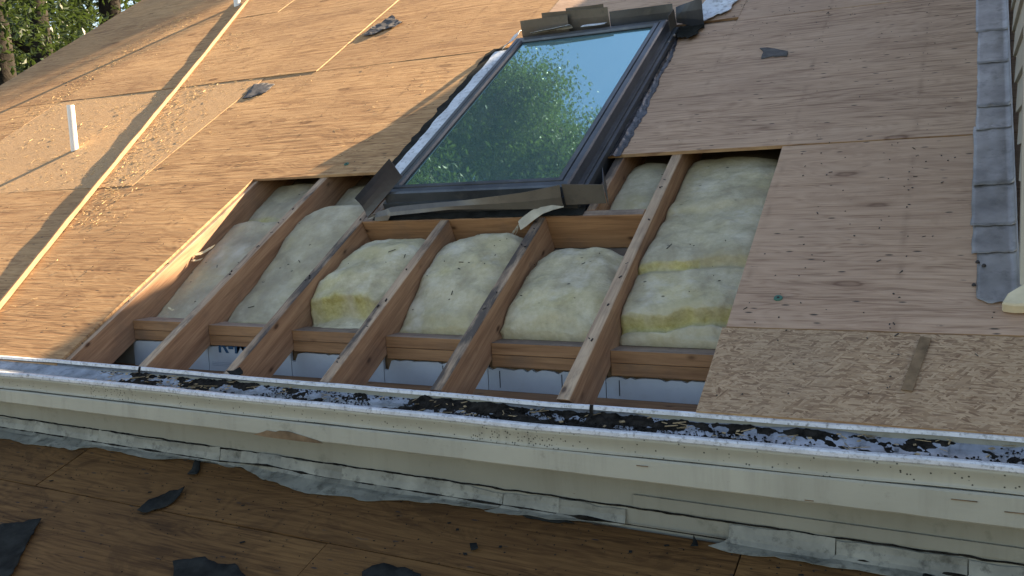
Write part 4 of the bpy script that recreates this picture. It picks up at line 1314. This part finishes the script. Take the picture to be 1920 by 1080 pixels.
LROT = (SL, math.atan(0.0195), 0)
def low_place(cx, cy, base): return Vector((cx, cy, lowz(cx, cy) + base)), LROT
LG = 'black felt scraps on the lower roof'
scrap('felt_scrap', 'felt', [(0.327, -0.317), (0.314, -0.258), (0.355, -0.208), (0.397, -0.18), (0.411, -0.251), (0.391, -0.287), (0.354, -0.321)], 'spear shaped black felt scrap on the lower roof', 'felt', 0.002, 0.002, 0.010, LG, amp=0.004, place=low_place)
scrap('felt_scrap', 'felt', [(-0.35, -0.56), (-0.111, -0.479), (0.015, -0.413), (0.099, -0.538), (0.173, -0.636), (0.16, -0.75), (-0.3, -0.8)], 'large triangular black felt sheet in the bottom left corner', 'felt', 0.003, 0.002, 0.010, LG, amp=0.004, place=low_place)
scrap('felt_scrap', 'felt', [(0.64, -0.47), (0.72, -0.425), (0.78, -0.44), (0.83, -0.425), (0.90, -0.46), (0.97, -0.50), (0.80, -0.58), (0.70, -0.53)], 'wide dusty black felt patch at the bottom edge right of the spear shaped scrap', 'felt', 0.002, 0.002, 0.010, LG, amp=0.004, place=low_place)
scrap('felt_scrap', 'felt', [(1.215, -0.366), (1.23, -0.337), (1.253, -0.321), (1.284, -0.322), (1.339, -0.325), (1.378, -0.335), (1.42, -0.40), (1.25, -0.42)], 'jagged black felt scrap at the bottom centre below the seam', 'felt', 0.003, 0.003, 0.008, LG, place=low_place)
scrap('felt_scrap', 'felt', [(1.451, -0.204), (1.467, -0.194), (1.484, -0.217), (1.465, -0.224)], 'tiny black felt square right of the plywood seam', 'felt', 0.002, 0.002, 0.010, LG, amp=0.004, place=low_place)
scrap('felt_scrap', 'felt', [(2.013, -0.076), (2.012, -0.040), (2.033, -0.076)], 'tiny grey felt triangle near the right flashing', 'felt', 0.002, 0.002, 0.010, LG, amp=0.004, place=low_place)
scrap('felt_scrap', 'felt', [(0.340, -0.12), (0.308, -0.05), (0.331, -0.048), (0.381, -0.118)], 'narrow black felt sliver just below the torn flashing gap', 'felt', 0.003, 0.003, 0.01, LG, place=low_place)
scrap('felt_scrap', 'felt', [(2.473, -0.035), (2.495, -0.040), (2.523, -0.037), (2.568, -0.051), (2.54, -0.09), (2.488, -0.075)], 'black felt scrap under the right flashing at the bottom edge', 'felt', 0.004, 0.003, 0.006, LG, place=low_place)
scrap('felt_scrap', 'felt', [(1.53, -0.052), (1.56, -0.044), (1.66, -0.048), (1.69, -0.058), (1.64, -0.068), (1.55, -0.064)], 'flat black felt strip below the end of the flashing', 'felt', 0.003, 0.003, 0.0, LG, place=low_place)

# step flashing where the lower roof meets the board: bent, torn pieces
af = link('apron_strip', None, None, (0, 0, 0))
tag(af, 'torn wavy pale grey flashing strip along the foot of the board', 'flashing')
edge_pts = [(-0.9, -0.085), (-0.669, -0.093), (-0.471, -0.098), (-0.215, -0.096), (-0.135, -0.060), (0.163, -0.078), (0.233, -0.070), (0.30, -0.046), (0.441, -0.040), (0.561, -0.052), (0.688, -0.086), (0.877, -0.110), (1.068, -0.104), (1.233, -0.076), (1.41, -0.062), (1.504, -0.066), (1.674, -0.056), (1.82, -0.040)]
def interp(pts, x):
    if x <= pts[0][0]: return pts[0][1]
    for (a, na), (b_, nb) in zip(pts, pts[1:]):
        if a <= x <= b_: return na + (nb - na) * (x - a) / (b_ - a)
    return pts[-1][1]
def strip_pieces(x_start, x_end, edges, seed, lift, top=0.047, mat='flash_pale'):
    r2 = random.Random(seed)
    x = x_start; q = 0
    while x < x_end - 0.02:
        wdt = min(0.17 + 0.26 * r2.random() ** 2, x_end - x)
        nx = 14
        rows = []
        tilt = (r2.random() - 0.5) * 0.016
        lz_ = r2.random() * 0.006
        ov = -0.003 if r2.random() < 0.35 else 0.012
        for j in range(nx + 1):
            f = j / nx; xx = x + (wdt + ov) * f
            e = interp(edges, xx) + 0.007 * fbm(xx * 13, seed + .3, 0.4, 1, 4)
            bow = lift(xx)
            tp_ = lz(xx) + top + 0.004 * fbm(xx * 18, seed + 3, 0, 1, 4) + tilt * (f - .5) + 0.006 * fbm(xx * 6.1, seed + .45, .3, 1, 3)
            kink = 0.006 * (1 - f) ** 2 + 0.004 * max(0, fbm(xx * 8.3, seed + .2, .8, 1, 3))
            row = [(xx, -0.0285 - 0.0016 * (q % 2) - bow * 0.35 - kink * 0.2, tp_ + bow * 0.5), (xx, -0.0315 - bow * 0.5 - kink * 0.3, (tp_ + lz(xx) + 0.012) / 2 + bow * 0.6), (xx, -0.038 - bow * 0.5, lz(xx) + 0.010 + bow * 0.7 + kink * 0.3)]
            for g_ in (0.25, 0.5, 0.75, 1.0):
                y = -0.038 + (min(e, -0.042) + 0.038) * g_
                # skewed seam: pieces lean along the strip
                row.append((xx - 0.045 * g_, y, lowz(xx, y) + 0.0035 + kink * 0.5 + bow * (1 - g_) * 0.5 + 0.007 * max(0, fbm(xx * 9, y * 22, seed + .4, 1, 3)) + 0.010 * max(0, 0.25 - abs(fbm(xx * 5.3, y * 14, seed + .9, 1, 2))) + 0.002 * (q % 2) + lz_ * f * g_))
            rows.append(row)
        sheet('flashing_piece', mat, rows, af, 0.0012, False)
        x += wdt; q += 1
strip_pieces(-1.3, 0.50, edge_pts, 31, lambda x: 0.0)
strip_pieces(0.50, 1.83, edge_pts, 32, lambda x: 0.020 * max(0, 1 - abs(x - 0.62) / 0.22))
strip_pieces(2.10, 3.4, [(2.0, -0.055), (2.2, -0.075), (2.45, -0.070), (2.9, -0.080), (3.4, -0.07)], 33, lambda x: 0.004)
# thick uneven dark bead along the top of the strip
m = MB()
pts = []; rad = []
for q in range(330):
    x = -1.3 + q * 0.0142
    pts.append((x, -0.0285, lz(x) + 0.052 + 0.0035 * fbm(x * 14, 2, 0, 1, 4))); rad.append(0.0022 + 0.0016 * abs(fbm(x * 40, 6, 0, 1, 3)))
m.tube(pts, rad, 5)
m.build('dark_line', 'soil', af)
m = MB()
pts = []; rad = []
for q in range(430):
    x = -1.3 + q * 0.0109
    if 1.85 < x < 2.09: x = 1.85
    bw = 0.020 * max(0, 1 - abs(x - 0.62) / 0.22)
    pts.append((x + q * 1e-6, -0.0395 - bw * 0.5, lz(x) + 0.009 + bw * 0.75)); rad.append(0.0012 + 0.0062 * max(0.0, fbm(x * 9, 16, 0, 1, 4) + 0.12))
m.tube(pts, rad, 6)
m.build('dark_line', 'soil', af)  # second dark bead, standing for the dark gap in the bend

# ------------------------------------------------------------------ small debris (too many to count)
def scatter_boxes(name, mat, items, label, cat):
    m = MB()
    for (p, rot, l_, w_, h_) in items:
        m.box(-l_, l_, -w_, w_, 0, h_, 0, None, rot, p)
    o = m.build(name, mat, None, False, (0, 0, 0), ROOF_ROT)
    return tag(o, label, cat, None, 'stuff')
r2 = random.Random(77)
items = []
def strip_x(u): return A.x + (B.x - A.x) * (u - A.y) / (B.y - A.y)
while len(items) < 2600:
    z = r2.random()
    if z < 0.30:   # along the loose strip
        u = r2.uniform(0.9, 3.4); x = strip_x(u) + abs(r2.gauss(0, 0.16)) + 0.02
    elif z < 0.70: # strand board left
        x, u = r2.uniform(-3.4, -1.25), r2.uniform(1.30, 2.55)
        if r2.random() > 0.35 + 0.65 * max(0, fbm(x * 2.2, u * 2.2, 3, 1, 3) + 0.3): continue
    elif z < 0.88: # rows beside the upper seam
        u = r2.uniform(2.3, 4.0); x = -3.12 + r2.gauss(0, 0.14) + 0.05 * (u - 2.6)
    else:
        x, u = r2.uniform(-3.9, 0.2), r2.uniform(0.1, 4.6)
    if -0.39 < x < 0.5 and u < 1.29: continue
    if x > 0.25 : continue
    rot = Matrix.Rotation(r2.gauss(0.5, 0.7), 3, 'Z') @ Matrix.Rotation(r2.gauss(0, 0.15), 3, 'Y')
    long = r2.random() < 0.3
    items.append((Vector((x, u, 0.0158)), rot, r2.uniform(0.006, 0.020) if long else r2.uniform(0.002, 0.006), r2.uniform(0.0008, 0.0018), r2.uniform(0.0006, 0.002)))
scatter_boxes('wood_chips', 'chips', items, 'pale sawdust and chips strewn over the sunlit plywood', 'wood chips')
items = []
r2 = random.Random(78)
while len(items) < 700:
    if r2.random() < 0.7:
        x, u = r2.uniform(1.45, 2.72), r2.uniform(0.02, 3.6)
        if x < 2.06 and u < 1.33: continue
        if r2.random() < 0.4: x = round(x / S) * S + 0.02 + r2.gauss(0, .01)
        if x > 2.6 and 0.42 < u: continue
    else:
        x, u = r2.uniform(-3.8, 0.3), r2.uniform(0.05, 4.5)
        if x > -0.42 and u < 1.30: continue
        if r2.random() < 0.5: x = round(x / S) * S + 0.02 + r2.gauss(0, .01)
    if x < 2.06 and x > -.4 and u < 1.33: continue
    rot = Matrix.Rotation(r2.uniform(0, 3.1), 3, 'Z') @ Matrix.Rotation(r2.gauss(0, 0.3), 3, 'Y')
    big = r2.random() < 0.12
    items.append((Vector((x, u, 0.0135)), rot, r2.uniform(0.004, 0.008) if big else r2.uniform(0.0012, 0.0028), r2.uniform(0.0008, 0.0018), r2.uniform(0.0008, 0.0022)))
for i in range(-1, 6):      # nails left in the rafters
    for q in range(9):
        u = r2.uniform(0.02, 1.2)
        if i in (2, 3) and u > 0.88: continue
        items.append((Vector((i * S + r2.uniform(.008, .030), u, -0.002)), Matrix.Rotation(r2.uniform(0, 3), 3, 'Z'), r2.uniform(0.002, 0.007), 0.0016, r2.uniform(0.002, 0.007)))
scatter_boxes('nail_stubs', 'nail', items, 'dark nail stubs and felt crumbs left in the bare boards', 'nails')
m = MB(); r2 = random.Random(79)
for q in range(900):
    x, y = r2.uniform(-1.2, 3.0), -0.05 - abs(r2.gauss(0, 0.35))
    rot = Matrix.Rotation(r2.uniform(0, 3.1), 3, 'Z')
    s_ = r2.uniform(0.0008, 0.0024) if r2.random() < .96 else r2.uniform(0.003, 0.008)
    m.box(-s_, s_, -s_ * .6, s_ * .6, 0, 0.0015, 0, None, rot, Vector((x, y, lowz(x, y) + 0.001)))
tag(m.build('roof_grit', 'felt'), 'black shingle grit scattered over the dark lower plywood', 'grit', None, 'stuff')

# ------------------------------------------------------------------ trees
def leaf_cloud(clumps, count, size, seed):
    r2 = random.Random(seed)
    vs = []; fs = []
    tot = sum(c[3] ** 2 for c in clumps)
    for (cx, cy, cz, rad) in clumps:
        nn = int(count * rad ** 2 / tot)
        # twig bunches inside each clump give gaps and light and dark groups
        tw = []
        for _ in range(max(6, nn // 48)):
            dv = Vector((r2.gauss(0, 1), r2.gauss(0, 1), r2.gauss(0, 0.85))).normalized() * rad * (r2.random() ** 0.45)
            tw.append(Vector((cx, cy, cz)) + dv)
        for _ in range(nn):
            t_ = r2.choice(tw)
            p = t_ + Vector((r2.gauss(0, 1), r2.gauss(0, 1), r2.gauss(0, 0.7))) * (0.22 + 0.05 * rad)
            a = Vector((r2.gauss(0, 1), r2.gauss(0, 1), r2.gauss(0, 0.6) - 0.3)).normalized()
            b_ = a.cross(Vector((r2.gauss(0, .5), r2.gauss(0, .5), 1))).normalized()
            s_ = size * r2.uniform(0.6, 1.3)
            up_ = a.cross(b_) * s_ * 0.12
            o = len(vs)
            vs += [p - a * s_, p + b_ * s_ * 0.42 + up_, p + a * s_, p - b_ * s_ * 0.42 + up_]
            fs.append((o, o + 1, o + 2, o + 3))
    return vs, fs

def tree(x, y, h, r0, clumps, label, seed, count=16000, leaf=0.085, lean=(0, 0), limbs=10, group='tall oaks beyond the roof', lm='leaf'):
    root = link('oak_tree', None, None, (x, y, -4.2))
    tag(root, label, 'tree', group)
    r2 = random.Random(seed)
    m = MB()
    pts = []; rad = []
    for q in range(15):
        f = q / 14
        pts.append(Vector((lean[0] * f + 0.12 * math.sin(f * 5 + seed), lean[1] * f + 0.12 * math.cos(f * 4 + seed), h * f)))
        rad.append(r0 * (1.25 - 0.25 * min(1, f * 8)) * (1 - 0.72 * f))
    m.tube(pts, rad, 12)
    for q in range(limbs):
        c = clumps[q % len(clumps)]
        f = min(0.95, max(0.2, (c[2] - c[3] * 0.9) / h))
        p0 = pts[int(f * 14)]
        p1 = Vector((c[0], c[1], c[2]))
        mid = p0.lerp(p1, 0.5) + Vector((r2.gauss(0, .3), r2.gauss(0, .3), 0.5))
        m.tube([p0, p0.lerp(mid, .5), mid, mid.lerp(p1, .6), p1], [r0 * .34, r0 * .28, r0 * .2, r0 * .12, r0 * .05], 6)
    m.build('trunk', 'bark', root, True)
    vs, fs = leaf_cloud(clumps, count, leaf, seed)
    m = MB(); m.add(vs, fs); m.build('crown', lm, root)
    return root

def clump_set(seed, n, c, spread, r0, r1):
    r2 = random.Random(seed); out = []
    for _ in range(n):
        out.append((c[0] + r2.gauss(0, spread[0]), c[1] + r2.gauss(0, spread[1]), c[2] + r2.gauss(0, spread[2]), r2.uniform(r0, r1)))
    return out
def polar(az, dist):
    a = math.radians(az); return 2.64 + dist * math.sin(a), -2.22 + dist * math.cos(a)
SKP = Vector((0.95, 1.3, 0.9))
def sky_clumps(seed, n, az0, az1, el0, el1, d0, d1, base, r0, r1):
    """clumps of a high crown, seen from the roof between two compass and two height angles"""
    r2 = random.Random(seed); out = []
    for _ in range(n):
        az = math.radians(r2.uniform(az0, az1)); el = math.radians(r2.uniform(el0, el1)); dd = r2.uniform(d0, d1)
        p = SKP + Vector((math.sin(az) * math.cos(el), math.cos(az) * math.cos(el), math.sin(el))) * dd
        out.append((p.x - base[0], p.y - base[1], p.z + 4.2, r2.uniform(r0, r1)))
    return out
b1 = polar(-49.9, 20)
tree(*b1, 25, 0.27, sky_clumps(1, 22, -58, -44, 38, 55, 21, 25, b1, 1.0, 1.9) + clump_set(2, 2, (-2.4, 0.4, 5.6), (0.4, 0.4, 0.4), 0.35, 0.5), 'tall tree with a bare grey trunk at the rake, nearest the sky gap', 5, 66000, 0.058)
b2 = polar(-53.6, 17)
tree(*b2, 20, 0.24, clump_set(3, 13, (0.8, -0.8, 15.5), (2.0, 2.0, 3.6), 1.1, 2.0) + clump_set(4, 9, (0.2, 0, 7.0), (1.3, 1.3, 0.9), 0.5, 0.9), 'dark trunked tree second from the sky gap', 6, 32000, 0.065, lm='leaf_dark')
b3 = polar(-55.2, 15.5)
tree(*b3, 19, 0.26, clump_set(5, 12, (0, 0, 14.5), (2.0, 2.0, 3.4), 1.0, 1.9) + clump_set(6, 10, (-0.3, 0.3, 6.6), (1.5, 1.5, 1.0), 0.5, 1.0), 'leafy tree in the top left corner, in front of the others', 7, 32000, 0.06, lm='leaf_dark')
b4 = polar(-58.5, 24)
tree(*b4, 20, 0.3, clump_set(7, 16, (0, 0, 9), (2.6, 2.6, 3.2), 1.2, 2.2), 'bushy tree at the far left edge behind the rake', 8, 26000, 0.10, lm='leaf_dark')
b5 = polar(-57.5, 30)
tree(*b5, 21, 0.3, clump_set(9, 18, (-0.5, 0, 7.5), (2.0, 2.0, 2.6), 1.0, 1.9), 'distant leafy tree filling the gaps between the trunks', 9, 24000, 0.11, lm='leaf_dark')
b6 = (-9.0, 12.6)
tree(*b6, 22, 0.3, sky_clumps(11, 17, -47, -39.5, 46, 57, 20, 24, b6, 0.8, 1.5) + sky_clumps(12, 8, -42, -37.5, 44, 49.5, 20, 23, b6, 0.5, 0.9) + sky_clumps(13, 6, -42, -36, 52, 60, 20, 23, b6, 0.6, 1.0),
     'tall oak behind the left roof whose crown shows in the skylight glass', 12, 60000, 0.055)
# tree beyond the ridge whose crown shades the upper left plywood
c0 = Vector((-3.75, 4.4, 0.0)) + s_loc * 17.0
pw = W(c0.x, c0.y, c0.z)
tree(pw.x, pw.y, pw.z + 4.2 + 2.0, 0.2, [(0, 0, pw.z + 4.2 + dz, rr) for dz, rr in ((-3.2, 0.9), (-2.0, 0.85), (-0.9, 0.8), (0.2, 0.75), (1.3, 0.55))], 'slender tree behind the ridge that shades the upper left plywood', 10, 5000, 0.10, limbs=5)
